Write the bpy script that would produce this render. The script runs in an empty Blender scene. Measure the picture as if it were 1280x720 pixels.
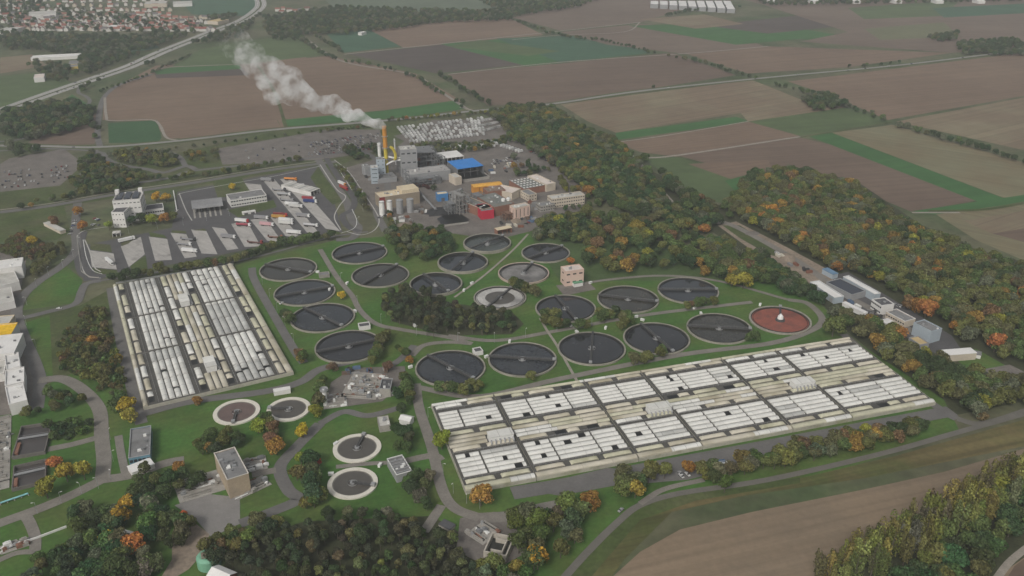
import bpy, bmesh, math, random
from mathutils import Vector, Matrix
rnd = random.Random(7)
PI = math.pi
C = bpy.data.collections.new('Scene'); bpy.context.scene.collection.children.link(C)
# ---------------------------------------------------------------- camera model (metres; camera 340 m above the plain)
CAM_H, FOC, PITCH = 340.0, 1105.0, math.radians(25.37)
CP, SP = math.cos(PITCH), math.sin(PITCH)
def at(px, py, z=0.0):
    """the point of the plain (at height z) that was measured at px, py of the survey photograph"""
    x, y = (px - 640) / FOC, -(py - 360) / FOC
    d = Vector((x, CP + y * SP, -SP + y * CP))
    t = (z - CAM_H) / d.z
    return Vector((d.x * t, d.y * t, z))
def lin(r, g, b):
    f = lambda c: (c / 255 / 12.92) if c / 255 <= 0.04045 else ((c / 255 + 0.055) / 1.055) ** 2.4
    return (f(r), f(g), f(b))
# ---------------------------------------------------------------- materials
MATS = {}
def mat(name, col, rough=0.9, var=0.18, scale=0.05, spec=0.3, metal=0.0, fine=None, streak=None, patch=None, objcol=False, tram=None):
    """procedural surface: base colour broken up by two noises (world position), optional second colour in patches, optional streaks"""
    if name in MATS: return MATS[name]
    m = bpy.data.materials.new(name); m.use_nodes = True
    nt = m.node_tree; N = nt.nodes; L = nt.links
    b = N['Principled BSDF']; b.inputs['Roughness'].default_value = rough; b.inputs['Metallic'].default_value = metal
    b.inputs['Specular IOR Level'].default_value = spec
    geo = N.new('ShaderNodeNewGeometry')
    def noise(sc, det=4.0, vec=None, rgh=0.6):
        n = N.new('ShaderNodeTexNoise'); n.inputs['Scale'].default_value = sc; n.inputs['Detail'].default_value = det; n.inputs['Roughness'].default_value = rgh
        L.new(vec or geo.outputs['Position'], n.inputs['Vector']); return n.outputs['Fac']
    def rng(sock, a, bb, lo=0.3, hi=0.7):
        r = N.new('ShaderNodeMapRange'); r.inputs['From Min'].default_value = lo; r.inputs['From Max'].default_value = hi
        r.inputs['To Min'].default_value = a; r.inputs['To Max'].default_value = bb; L.new(sock, r.inputs['Value']); return r.outputs['Result']
    def mul(a, bb):
        r = N.new('ShaderNodeMath'); r.operation = 'MULTIPLY'; L.new(a, r.inputs[0]); L.new(bb, r.inputs[1]); return r.outputs[0]
    v = rng(noise(scale), 1 - var, 1 + var)
    v = mul(v, rng(noise(fine or scale * 9, 3.0), 1 - var * 0.8, 1 + var * 0.8))
    if streak:                                            # (angle, scale along, scale across, amount)
        mp = N.new('ShaderNodeMapping'); mp.inputs['Rotation'].default_value = (0, 0, -streak[0])
        mp.inputs['Scale'].default_value = (1, 1, 1)
        L.new(geo.outputs['Position'], mp.inputs['Vector'])
        m2 = N.new('ShaderNodeVectorMath'); m2.operation = 'MULTIPLY'; m2.inputs[1].default_value = (streak[1], streak[2], 0)
        L.new(mp.outputs['Vector'], m2.inputs[0])
        v = mul(v, rng(noise(1.0, 3.0, m2.outputs['Vector']), 1 - streak[3], 1 + streak[3]))
        if tram:                                          # wheel tracks every tram metres along the working direction
            sx = N.new('ShaderNodeSeparateXYZ'); L.new(mp.outputs['Vector'], sx.inputs[0])
            d1 = N.new('ShaderNodeMath'); d1.operation = 'DIVIDE'; d1.inputs[1].default_value = tram; L.new(sx.outputs['Y'], d1.inputs[0])
            d2 = N.new('ShaderNodeMath'); d2.operation = 'FRACT'; L.new(d1.outputs[0], d2.inputs[0])
            d3 = N.new('ShaderNodeMath'); d3.operation = 'GREATER_THAN'; d3.inputs[1].default_value = .07; L.new(d2.outputs[0], d3.inputs[0])
            v = mul(v, rng(d3.outputs[0], .87, 1.0, 0, 1))
    if objcol:
        oi = N.new('ShaderNodeObjectInfo'); base = oi.outputs['Color']
    else:
        rgb = N.new('ShaderNodeRGB'); rgb.outputs[0].default_value = (*col, 1); base = rgb.outputs[0]
    if patch:                                             # (colour, noise scale, threshold lo, hi)
        mx = N.new('ShaderNodeMix'); mx.data_type = 'RGBA'
        L.new(rng(noise(patch[1], 5.0), 0, 1, patch[2], patch[3]), mx.inputs['Factor'])
        L.new(base, mx.inputs[6]); mx.inputs[7].default_value = (*patch[0], 1); base = mx.outputs[2]
    vm = N.new('ShaderNodeVectorMath'); vm.operation = 'SCALE'
    L.new(base, vm.inputs[0]); L.new(v, vm.inputs['Scale'])
    L.new(vm.outputs[0], b.inputs['Base Color'])
    MATS[name] = m
    return m
def emit_free(name, col, rough=0.5, metal=0.0, spec=0.3):
    return mat(name, col, rough, 0.06, 0.6, spec, metal)
# ---------------------------------------------------------------- mesh builder
class MB:
    def __init__(s): s.v = []; s.f = []; s.m = []
    def poly(s, pts, mi=0):
        n = len(s.v); s.v += [tuple(p) for p in pts]; s.f.append(tuple(range(n, n + len(pts)))); s.m.append(mi)
    def box(s, x0, y0, z0, x1, y1, z1, mi=0, rot=0.0, bottom=False):
        cx, cy = (x0 + x1) / 2, (y0 + y1) / 2; c, sn = math.cos(rot), math.sin(rot)
        P = []
        for z in (z0, z1):
            for x, y in ((x0, y0), (x1, y0), (x1, y1), (x0, y1)):
                dx, dy = x - cx, y - cy; P.append((cx + c * dx - sn * dy, cy + sn * dx + c * dy, z))
        n = len(s.v); s.v += P
        F = [(4, 5, 6, 7), (0, 1, 5, 4), (1, 2, 6, 5), (2, 3, 7, 6), (3, 0, 4, 7)] + ([(3, 2, 1, 0)] if bottom else [])
        for f in F: s.f.append(tuple(n + i for i in f)); s.m.append(mi)
    def cyl(s, x, y, z0, z1, r0, r1=None, n=16, mi=0, cap=True):
        r1 = r0 if r1 is None else r1; k = len(s.v)
        for z, r in ((z0, r0), (z1, r1)):
            for i in range(n): a = 2 * PI * i / n; s.v.append((x + r * math.cos(a), y + r * math.sin(a), z))
        for i in range(n): j = (i + 1) % n; s.f.append((k + i, k + j, k + n + j, k + n + i)); s.m.append(mi)
        if cap: s.f.append(tuple(range(k + n, k + 2 * n))); s.m.append(mi)
    def ring(s, x, y, z0, z1, ro, ri, n=64, mi=0):
        k = len(s.v)
        for z, r in ((z0, ro), (z1, ro), (z1, ri), (z0, ri)):
            for i in range(n): a = 2 * PI * i / n; s.v.append((x + r * math.cos(a), y + r * math.sin(a), z))
        for q in range(3):
            for i in range(n):
                j = (i + 1) % n; s.f.append((k + q * n + i, k + q * n + j, k + (q + 1) * n + j, k + (q + 1) * n + i)); s.m.append(mi)
    def tube(s, p0, p1, r, n=8, mi=0, r1=None):
        p0, p1 = Vector(p0), Vector(p1); d = (p1 - p0); r1 = r if r1 is None else r1
        if d.length < 1e-6: return
        q = d.to_track_quat('Z', 'Y'); k = len(s.v)
        for p, rr in ((p0, r), (p1, r1)):
            for i in range(n): a = 2 * PI * i / n; s.v.append(tuple(p + q @ Vector((rr * math.cos(a), rr * math.sin(a), 0))))
        for i in range(n): j = (i + 1) % n; s.f.append((k + i, k + j, k + n + j, k + n + i)); s.m.append(mi)
        s.f.append(tuple(range(k + n, k + 2 * n))); s.m.append(mi); s.f.append(tuple(range(k + n - 1, k - 1, -1))); s.m.append(mi)
    def bar(s, p0, p1, w, mi=0): s.tube(p0, p1, w * 0.7, 4, mi)
    def disc(s, x, y, z, r, n=64, mi=0): s.poly([(x + r * math.cos(2 * PI * i / n), y + r * math.sin(2 * PI * i / n), z) for i in range(n)], mi)
    def barrel(s, x0, x1, y0, y1, z, rise, n=6, mi=0, ends=0.0):
        """arched cover lying along x; ends > 0: the two ends slope down too"""
        k = len(s.v); xs = [x0, x1] if not ends else [x0, x0 + ends * .35, x0 + ends, x1 - ends, x1 - ends * .35, x1]
        hs = [1, 1] if not ends else [.15, .7, 1, 1, .7, .15]
        for x, hh in zip(xs, hs):
            for i in range(n + 1):
                t = i / n; s.v.append((x, y0 + (y1 - y0) * t, z + rise * hh * math.sin(PI * (0.1 + 0.8 * t)) - (0 if ends else 0)))
        for a in range(len(xs) - 1):
            for i in range(n):
                p = k + a * (n + 1) + i; s.f.append((p, p + n + 1, p + n + 2, p + 1)); s.m.append(mi)
        lo = [len(s.v)]
        for e in (0, len(xs) - 1):                         # closed ends and skirts down to z - .4
            b0 = len(s.v); s.v += [(xs[e], y0, z - .4), (xs[e], y1, z - .4)]
            row = [k + e * (n + 1) + i for i in range(n + 1)]
            s.f.append(tuple([b0] + row + [b0 + 1])); s.m.append(mi)
        b0 = lo[0]
        s.f.append((b0, b0 + 2, k + (len(xs) - 1) * (n + 1), k)); s.m.append(mi)
        s.f.append((b0 + 1, k + n, k + (len(xs) - 1) * (n + 1) + n, b0 + 3)); s.m.append(mi)
    def build(s, name, mats, parent=None, loc=None, rotz=0.0, smooth=False, fix=False):
        me = bpy.data.meshes.new(name); me.from_pydata(s.v, [], s.f)
        for m in (mats if isinstance(mats, (list, tuple)) else [mats]): me.materials.append(m)
        if any(s.m): me.polygons.foreach_set('material_index', s.m)
        if fix:
            bm = bmesh.new(); bm.from_mesh(me); bmesh.ops.triangulate(bm, faces=[f for f in bm.faces if len(f.verts) > 4], ngon_method='EAR_CLIP'); bm.to_mesh(me); bm.free()
        if smooth: me.polygons.foreach_set('use_smooth', [True] * len(me.polygons))
        me.update()
        o = bpy.data.objects.new(name, me); C.objects.link(o)
        if parent is not None: o.parent = parent
        if loc is not None: o.location = loc
        o.rotation_euler = (0, 0, rotz)
        return o
def tag(o, label=None, cat=None, group=None, kind=None):
    if label: o['label'] = label
    if cat: o['category'] = cat
    if group: o['group'] = group
    if kind: o['kind'] = kind
    return o
def empty(name, loc, rz=0.0, label=None, cat=None, group=None):
    o = bpy.data.objects.new(name, None); C.objects.link(o); o.location = loc; o.rotation_euler = (0, 0, rz)
    o.empty_display_size = 1
    return tag(o, label, cat, group)
def copy_tree(o, parent=None):
    c = o.copy(); C.objects.link(c); c.parent = parent
    for ch in list(o.children): copy_tree(ch, c)
    return c
def spline(pts, n=6):
    """Catmull-Rom through world points"""
    if len(pts) < 3: return pts
    P = [pts[0] * 2 - pts[1]] + pts + [pts[-1] * 2 - pts[-2]]; out = []
    for i in range(1, len(P) - 2):
        a, b, c, d = P[i - 1:i + 3]
        for k in range(n):
            t = k / n
            out.append(0.5 * ((2 * b) + (c - a) * t + (2 * a - 5 * b + 4 * c - d) * t * t + (3 * b - a - 3 * c + d) * t ** 3))
    return out + [pts[-1]]
def strip(mb, pts, w, z, off=0.0, mi=0, smooth=True):
    P = [Vector((p.x, p.y, 0)) for p in pts]
    if smooth: P = spline(P)
    L = []
    for i, p in enumerate(P):
        d = (P[min(i + 1, len(P) - 1)] - P[max(i - 1, 0)]); d.z = 0; d.normalize(); nrm = Vector((-d.y, d.x, 0))
        L.append((p + nrm * (off + w / 2), p + nrm * (off - w / 2)))
    for (a, b), (c, d) in zip(L, L[1:]): mb.poly([(a.x, a.y, z), (b.x, b.y, z), (d.x, d.y, z), (c.x, c.y, z)], mi)
    return P
EXC = []                                                 # (x, y, radius) where no tree may stand
def pxs(s): return [tuple(float(q) for q in t.split(',')) for t in s.split()]
ZL = [0.0]
def sheet(name, s, m, z, structure=True):
    """flat ground sheet from survey points"""
    ZL[0] += 0.0013
    mb = MB(); mb.poly([(lambda p: (p.x, p.y, z + ZL[0] % 0.04))(at(*q)) for q in pxs(s)])
    o = mb.build(name, m, fix=True)
    if structure: o['kind'] = 'structure'
    if o.data.polygons and o.data.polygons[0].normal.z < 0: o.data.flip_normals()
    return o
def road(name, s, w, m, z=0.30, smooth=True, kerb=None):
    ZL[0] += 0.0013
    mb = MB(); strip(mb, [at(*q) for q in pxs(s)], w, z + ZL[0] % 0.04, smooth=smooth)
    o = mb.build(name, m); o['kind'] = 'structure'
    if w >= 4 and 'verge' not in name: keep_clear([at(*q) for q in pxs(s)], w / 2 + 2.5)
    return o
def keep_clear(pts, r):
    P = spline([Vector((p.x, p.y, 0)) for p in pts]) if len(pts) > 2 else pts
    for a, b in zip(P, P[1:]):
        n = max(1, int((b - a).length / max(3, r)))
        for k in range(n): q = a.lerp(b, k / n); EXC.append((q.x, q.y, r))
# ================================================================ SETTING
A15 = math.radians(17.9); A27 = math.radians(27.2)
M_ground = mat('ground_soil', (.105, .105, .06), var=.25, scale=.012, patch=((.06, .085, .035), .008, .42, .6))
M_lawn = mat('lawn_grass', (.050, .120, .022), var=.2, scale=.03, fine=.35, streak=(.5, .01, .22, .1), patch=((.086, .118, .030), .016, .42, .66))
M_lawn2 = mat('rough_grass', (.060, .084, .025), var=.26, scale=.03, fine=.3, patch=((.086, .088, .042), .02, .45, .65))
_d = at(1290, 562) - at(820, 668); ANG = math.atan2(_d.y, _d.x)
M_dry = mat('dry_meadow', (.115, .094, .040), var=.16, scale=.02, fine=.25, streak=(ANG, .003, .16, .28), patch=((.078, .090, .028), .014, .42, .62))
M_wood = mat('forest_floor', (.045, .05, .024), var=.3, scale=.06)
def soil(name, c, ang=0.3, s=.14, green=None):
    return mat(name, c, var=.08, scale=.006, fine=.05, streak=(ang, .0012, .11, s * 1.5), patch=green or ((c[0] * 1.16, c[1] * 1.18, c[2] * 1.18), .0045, .42, .62), tram=27)
S_brown = soil('ploughed_brown', (0.159, 0.111, 0.079), .35, .07)
S_brown2 = soil('ploughed_umber', (0.129, 0.092, 0.069), .2, .07)
S_dark = soil('ploughed_dark', (0.077, 0.062, 0.054), .25, .06)
S_tan = soil('stubble_tan', (0.174, 0.132, 0.089), .55, .09, ((.2, .17, .11), .01, .45, .65))
S_olive = soil('stubble_olive', (0.167, 0.138, 0.081), -.6, .1, ((.175, .165, .1), .01, .4, .6))
S_far = soil('far_soil', (0.140, 0.105, 0.081), .1, .06)
S_near = mat('harrowed_field', (.215, .162, .110), var=.09, scale=.012, fine=.25, streak=(ANG, .002, .22, .13), patch=((.18, .140, .098), .01, .45, .65))
G_bright = mat('young_crop', (0.043, 0.117, 0.035), var=.1, scale=.01, fine=.06, streak=(.4, .002, .05, .12))
G_teal = mat('cabbage_crop', (0.043, 0.101, 0.058), var=.12, scale=.012, fine=.08, streak=(-.3, .002, .06, .15))
G_dull = mat('meadow_crop', (0.074, 0.109, 0.043), var=.12, scale=.012, fine=.06, streak=(.2, .002, .04, .12))
M_asph = mat('asphalt', (.135, .13, .125), .85, .12, .08, fine=.6)
M_asphd = mat('asphalt_dark', (.085, .083, .085), .85, .12, .08, fine=.6)
M_track = mat('pale_track', (.27, .245, .21), .95, .15, .1)
M_conc = mat('concrete', (.30, .285, .26), .9, .12, .12, fine=1.1, patch=((.22, .205, .18), .09, .5, .7))
M_slab = mat('lorry_bay_concrete', (.36, .345, .325), .9, .09, .06, fine=.5, streak=(math.radians(-42), .02, .28, .12), patch=((.25, .24, .225), .07, .55, .68))
M_yard = mat('yard_gravel', (.15, .135, .122), .95, .2, .06, fine=.5)
M_dirt = mat('bare_earth', (.235, .19, .148), .95, .22, .05, fine=.4)
M_line = mat('road_paint', (.72, .72, .7), .7, .1, .5)

g = MB(); g.poly([(-14000, -3000, 0), (14000, -3000, 0), (14000, 20000, 0), (-14000, 20000, 0)])
g.build('ground', M_ground)['kind'] = 'structure'

# ---- farmland (points surveyed clockwise)
def F(s, m): sheet('field', s, m, 0.05)
F('195,82 380,70 405,88 345,152 345,160 210,174 190,152 128,150 130,120 150,105', S_brown)      # placeholder underlay of the big field, refined below
F('135,120 150,106 196,97 312,94 352,160 228,175 205,160 198,150 140,150 134,144', S_brown)
F('193,92 300,82 312,94 196,98', S_dark)
F('192,89 215,84 300,81 302,86 196,93', G_bright)
F('215,83 250,62 300,52 370,44 410,68 300,81', G_dull)
F('312,80 410,70 520,92 578,127 472,148 352,160', S_brown)
F('352,150 480,138 566,126 582,136 480,150 356,161', G_bright)
F('135,154 196,150 202,172 198,178 136,179', mat('beet_crop', (0.035, 0.090, 0.035), var=.1, scale=.02))
F('35,178 60,165 98,150 124,140 123,165 118,180 60,183', S_brown2)
F('408,42 465,37 500,58 430,66', G_teal)
F('463,38 600,22 640,24 680,44 505,60', S_brown)
F('436,68 560,55 660,80 545,92', S_dark)
F('550,55 660,46 770,60 800,68 660,83', G_bright)
F('620,48 740,44 815,66 700,78', G_teal)
F('600,50 700,64 660,70 560,58', G_dull)
F('562,93 840,66 920,94 690,130 640,132 596,110', S_brown2)
F('560,93 690,80 690,128 610,132', S_brown2)
F('640,22 700,6 810,-8 860,10 800,28 700,38', S_far)
F('700,40 800,30 900,35 960,60 860,68 760,56', S_far)
F('785,32 860,30 1010,48 920,56', G_bright)
F('860,34 950,28 1050,44 1010,50', G_bright)
F('880,32 1010,18 1080,30 960,42', S_dark)
F('800,24 880,18 930,30 870,36', S_tan)
F('860,68 960,58 1190,66 1060,84 935,92', S_brown)
F('960,8 1280,-6 1290,60 1190,66 1000,52 1060,40', S_far)
F('1060,10 1200,0 1180,20 1080,24', G_dull)
F('860,-20 1300,-24 1290,-2 960,8', S_far)
F('1165,10 1290,4 1290,16 1180,22', G_teal)
F('1080,36 1180,28 1200,46 1100,50', mat('winter_crop', (.13, .135, .075), var=.1, scale=.01))
F('700,130 940,100 1010,128 770,166 735,152', S_tan)
F('770,166 920,146 940,152 770,175', G_bright)
F('770,178 935,152 1000,170 845,196 800,190', S_brown)
F('930,150 1060,134 1115,152 1000,170', G_dull)
F('925,140 1000,128 1060,134 935,152', S_tan)
F('805,199 845,196 960,232 1000,238 950,262 880,250', G_dull)
F('845,194 1000,172 1080,190 1225,250 1140,265 1060,232 985,205 965,226', S_brown2)
F('860,205 960,200 975,232 925,228', S_brown)
F('1010,170 1040,166 1260,250 1222,252', G_bright)
F('1040,166 1115,156 1290,206 1290,244 1262,250', S_olive)
F('1140,264 1230,251 1290,242 1290,250 1180,270', G_bright)
F('1120,152 1290,120 1290,190', S_tan)
F('985,102 1280,66 1290,118 1110,150 1040,120', S_brown)
F('1170,268 1290,252 1290,330 1220,300', S_olive)
F('1205,276 1290,262 1290,285 1240,292', S_tan)
F('1240,292 1290,284 1290,305', S_brown2)
F('906,226 950,214 985,238 930,250', G_bright)
# left farmland
F('0,95 60,90 95,105 0,132', G_dull); F('0,115 70,100 100,108 0,140', G_dull)
F('0,72 40,68 60,82 0,92', S_tan); F('130,62 190,52 200,60 140,70', G_teal)
F('0,133 60,122 100,100 108,104 0,150', mat('verge', (.10, .125, .055), var=.2, scale=.02))
F('60,140 90,118 110,130 95,138', G_bright)
F('0,264 80,256 88,290 70,300 0,302', M_lawn2)
F('12,198 80,186 105,205 75,232 0,240 0,205', M_yard)
F('225,0 330,-8 310,20 240,18', G_teal); F('440,5 520,0 560,16 460,22', G_teal)
F('400,-5 640,-20 620,10 430,20', mat('far_meadow', (.10, .13, .085), var=.15, scale=.006))
# near right meadow and field
sheet('meadow', '690,740 760,665 800,632 860,618 1000,598 1120,570 1290,522 1290,556 1080,598 930,620 840,640 780,700 750,740', M_dry, 0.10)
F('745,740 800,690 850,662 940,640 1080,612 1180,590 1290,558 1290,720 1240,760 900,800 720,800', S_near)
sheet('meadow', '800,632 860,617 1000,597 1000,604 870,626 800,650 740,720 700,740 690,740 760,665', M_lawn2, 0.14)

# ---- the works: lawns
sheet('lawn', '300,330 420,300 560,290 660,285 760,290 900,330 1010,360 1060,420 1180,500 1200,540 980,610 800,640 690,740 0,760 0,600 100,480 160,400', M_lawn, 0.06)
sheet('lawn', '0,505 60,480 130,450 185,520 330,480 520,500 640,640 560,760 0,760', M_lawn, 0.08)
sheet('lawn', '28,388 45,352 80,330 103,350 98,378', M_lawn, 0.08)
sheet('lawn', '30,400 100,382 140,360 180,515 120,500 60,474', M_lawn2, 0.07)
sheet('lawn', '30,404 62,394 66,470 58,472', M_lawn, 0.10)
sheet('lawn', '660,290 720,280 960,330 1000,350 900,350 700,352', mat('park_grass', (0.058, 0.094, 0.031), var=.2, scale=.04), 0.10)
sheet('lawn', '345,150 480,146 520,160 415,212 330,218 260,230 130,250 0,270 0,228 110,206 230,190 340,165', M_lawn2, 0.04)
sheet('lawn', '1190,444 1220,436 1262,460 1215,468', M_lawn, 0.09)
sheet('forest_floor', '800,205 890,255 930,262 985,208 1070,226 1150,280 1220,312 1290,330 1290,500 1190,520 1165,505 1060,415 1000,350 940,320 840,260 700,200 600,140 690,132', M_wood, 0.075)
sheet('forest_floor', '478,372 520,358 560,378 640,390 655,405 640,418 560,420 490,402', M_wood, 0.12)
sheet('forest_floor', '270,720 300,680 380,652 540,645 600,680 640,740 640,790 240,790', M_wood, 0.12)
sheet('forest_floor', '1000,740 1100,670 1290,590 1290,690 1220,740', M_wood, 0.12)

# ---- yards and paved areas
sheet('yard', '425,212 480,196 540,150 620,150 700,200 735,245 728,262 680,285 620,300 520,285 460,260', M_yard, 0.16)
sheet('yard', '545,158 620,146 632,158 600,178 520,184 492,170', M_yard, 0.2)
sheet('car_park', '272,186 410,162 475,162 480,188 400,200 278,206', M_yard, 0.2)
sheet('yard', '222,240 405,206 428,290 352,300 300,314 105,352 98,308 215,285', M_asphd, 0.15)
sheet('yard', '897,282 920,277 985,310 1040,340 1120,385 1105,400 1050,375 970,335', M_dirt, 0.16)
sheet('lawn', '903,282 925,282 972,312 985,325 960,318 925,298', M_lawn2, .2)
sheet('yard', '1040,345 1060,340 1190,420 1210,450 1180,448 1120,415 1050,372', M_asphd, 0.2)
sheet('yard', '0,316 34,320 20,395 48,470 45,512 0,520', M_yard, 0.16)
sheet('yard', '218,632 262,618 300,622 300,655 264,672 245,650', mat('pale_asphalt', (.215, .205, .195), .9, .1, .1), 0.2)
sheet('yard', '215,672 245,655 262,668 255,690 236,712 190,740 215,700', M_dirt, 0.2)
sheet('yard', '414,478 442,460 506,458 508,474 478,502 435,508 404,512', M_yard, 0.2)
sheet('yard', '575,648 618,640 652,668 660,690 620,712 570,690', M_yard, 0.2)
sheet('yard', '648,612 760,585 800,590 850,578 1000,548 1020,560 860,600 765,608 700,620', M_asph, 0.2)
sheet('yard', '1228,462 1262,456 1290,470 1290,476 1255,478', M_yard, 0.2)
sheet('yard', '420,225 455,205 520,210 505,245 478,255', M_yard, 0.18)
sheet('yard', '695,357 735,352 745,362 705,370', M_yard, 0.2)

# ---- roads
mw = '-30,146 0,139 60,118 110,101 160,84 200,66 240,50 270,38 300,27 320,14 326,4 318,-12'
for off in (-9, 9):
    ZL[0] += .001; mb = MB(); strip(mb, [at(*q) for q in pxs(mw)], 12, .34 + (off > 0) * .01, off); mb.build('motorway', mat('motorway_concrete', (.30, .29, .275), .9, .08, .05))['kind'] = 'structure'
keep_clear([at(*q) for q in pxs(mw)], 30)
mb = MB(); strip(mb, [at(*q) for q in pxs(mw)], 5, .33); mb.build('median', M_lawn2)['kind'] = 'structure'
mb = MB()
for off in (-14.4, -9, -3.6, 3.6, 9, 14.4): strip(mb, [at(*q) for q in pxs(mw)], .5, .40, off)
mb.build('road_marking', M_line)['kind'] = 'structure'
M_path = mat('path_paving', (.19, .175, .155), .9, .15, .1)
def R(s, w, m=M_asph, n='road', **k): road(n, s, w, m, **k)
cr = '-20,182 60,183 125,184 225,176 345,162 480,151 600,138 690,130 800,114 960,97 1100,84 1180,75 1300,60'
R(cr, 20, M_lawn2, 'road_verge', z=.24); R(cr, 9, mat('country_road', (.23, .225, .21), .9, .1, .05)); 
R('-10,178 30,173 70,155 100,138 112,128 108,121 98,116 101,108 112,99', 6)
R('125,184 122,165 126,132 134,117 152,105 190,93', 8)
R('131,122 133,146 140,151 188,150 200,157 208,172 225,176', 4, M_track, 'farm_track')
R('-20,190 60,186 130,192 112,212 96,220', 6)
R('118,188 132,198 150,206 185,212 205,216 232,208 245,212', 8); R('205,188 224,196 232,208', 7)
R('140,228 175,228 215,222 240,214 330,204 400,196 430,190', 7)
R('-20,268 60,258 140,244 240,229 330,214 405,204 420,202', 9, M_asph)
R('-20,265 60,255 140,241 240,226 330,211 405,201', 2.5, M_track, 'footpath')
R('97,254 94,285 95,312 78,332 46,354 26,374 21,395 30,422 44,455 50,478 46,512', 9, M_asph)
R('24,399 60,390 94,380 102,364 108,355 126,351', 7, M_asph)
R('48,476 78,474 104,488 124,512 127,545 130,575 128,600', 9, M_path)
R('128,600 90,619 50,636 -10,658', 8, M_path); R('128,600 165,594 205,580 230,575', 8, M_path)
R('30,642 38,655 44,672 44,690', 6, M_path); R('44,690 20,692 -10,705', 4, M_path); R('120,548 90,556 60,562', 6, M_path)
R('148,545 152,570 158,596', 5, M_path)
R('139,360 150,420 164,480 177,530', 8, M_asph)
R('177,518 240,502 330,490 375,478 400,462 440,452', 8, M_asph)
R('315,335 318,350 340,390 368,438 380,454', 7, M_asph)
R('120,352 200,340 300,326 400,300 428,294 460,290', 3.5, M_asph)
R('400,312 420,345 440,370 450,388 470,405 500,412 560,422 590,430', 5, M_path)
R('518,432 500,450 480,462', 6, M_asph); R('560,420 620,426 690,415 800,395 905,382 940,378', 5, M_path)
R('675,398 684,414 696,432 722,478', 2.2, M_track, 'footpath'); R('660,293 640,314 606,344 568,372', 2.2, M_track, 'footpath')
R('590,430 560,428 530,432 515,445', 5, M_path)
R('505,480 530,486 600,496 700,474 850,444 960,430 1010,415 1028,400 1010,380 985,375', 6, M_path)
R('985,375 900,352 830,345 760,350 700,360', 4, M_path)
R('520,480 524,510 540,560 552,610 568,635 600,648', 7, M_path)
R('600,648 640,645 680,635 720,628', 9, M_path); R('552,632 540,650 530,665', 6, M_path)
R('400,530 370,560 350,585 360,612 372,625 340,640 300,655', 8, M_asph)
R('400,530 430,515 460,520 500,510', 6, M_asph); R('500,578 540,570 552,576', 6, M_path); R('420,584 460,580 500,578', 4, M_path)
R('315,594 345,588', 6, M_path)
R('1054,418 1080,440 1130,480 1180,515 1196,524', 7, M_asph)
R('690,740 730,695 770,655 800,632 850,617 960,600 1100,568 1200,540 1290,515', 4.6, mat('dyke_road', (.135, .128, .112), .9, .1, .1))
R('1196,524 1230,530 1290,512', 6, mat('dyke_road', (.2, .2, .2))); R('800,630 830,612 880,600', 4, M_path)
R('892,274 920,284 960,305 1010,335 1050,365 1115,400 1150,420', 8, M_path)
R('1235,740 1260,705 1290,680', 4, M_track, 'farm_track'); sheet('field', '1245,745 1268,708 1295,688 1295,745', S_brown2, .15)
R('640,617 700,607 800,588 900,569 1000,550 1100,531 1190,514', 12, M_asph)
R('378,45 410,68 440,80 515,93 540,108 585,137', 6, M_track, 'farm_track')
R('575,134 590,138', 5, M_track, 'farm_track')
R('320,80 332,96 345,120 358,160', 5, M_lawn2, 'farm_track')
R('430,68 560,54 690,40 800,28', 5, M_track, 'farm_track'); R('560,93 700,78 870,66 960,58', 5, M_track, 'farm_track')
R('640,50 700,44 780,40 800,28', 4, M_track, 'farm_track'); R('190,88 215,84 310,80', 4, M_track, 'farm_track')
R('770,178 830,170 935,152', 3, M_track, 'farm_track'); R('1000,172 1115,153', 4, M_lawn2, 'farm_track')
R('900,280 850,262 800,205 770,176', 5, M_track, 'farm_track'); R('802,198 850,194 1000,171', 5, M_track, 'farm_track')
R('1160,264 1230,262 1290,252', 6, M_lawn2, 'farm_track'); R('1140,266 1200,266', 4, M_track, 'farm_track')
# access roads round the lorry park
R('398,200 412,222 432,250 440,275 448,285 440,298 420,300', 9, M_asph)
R('408,198 425,225 442,248 440,262 428,270 436,284 450,290', 7, M_asphd)
R('435,180 470,200 485,235 470,260 482,290', 8, M_asph)
R('103,290 99,310 104,340 125,350', 10, M_asphd)

M_kerb = mat('pale_kerb', (.42, .41, .385), .9, .1, .2)
for s_ in ('97,294 99,318 104,338 112,346 126,348', '98,293 108,288 140,283 200,274 216,268 223,262', '222,244 235,240 300,228 345,220 400,208', '434,290 452,294 468,288 474,276 468,262 452,238 436,215 418,200', '400,206 420,236 432,246 424,258 418,272 426,288', '224,242 232,262 240,276', '126,340 118,334 112,314 106,300'): R(s_, 1.1, M_kerb, 'kerb', z=.36)
for s_ in ('104,300 108,322 116,338 128,343', '440,262 446,276 442,286 426,292', '420,206 440,238'): R(s_, .5, M_line, 'lane_marking', z=.39)
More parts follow.
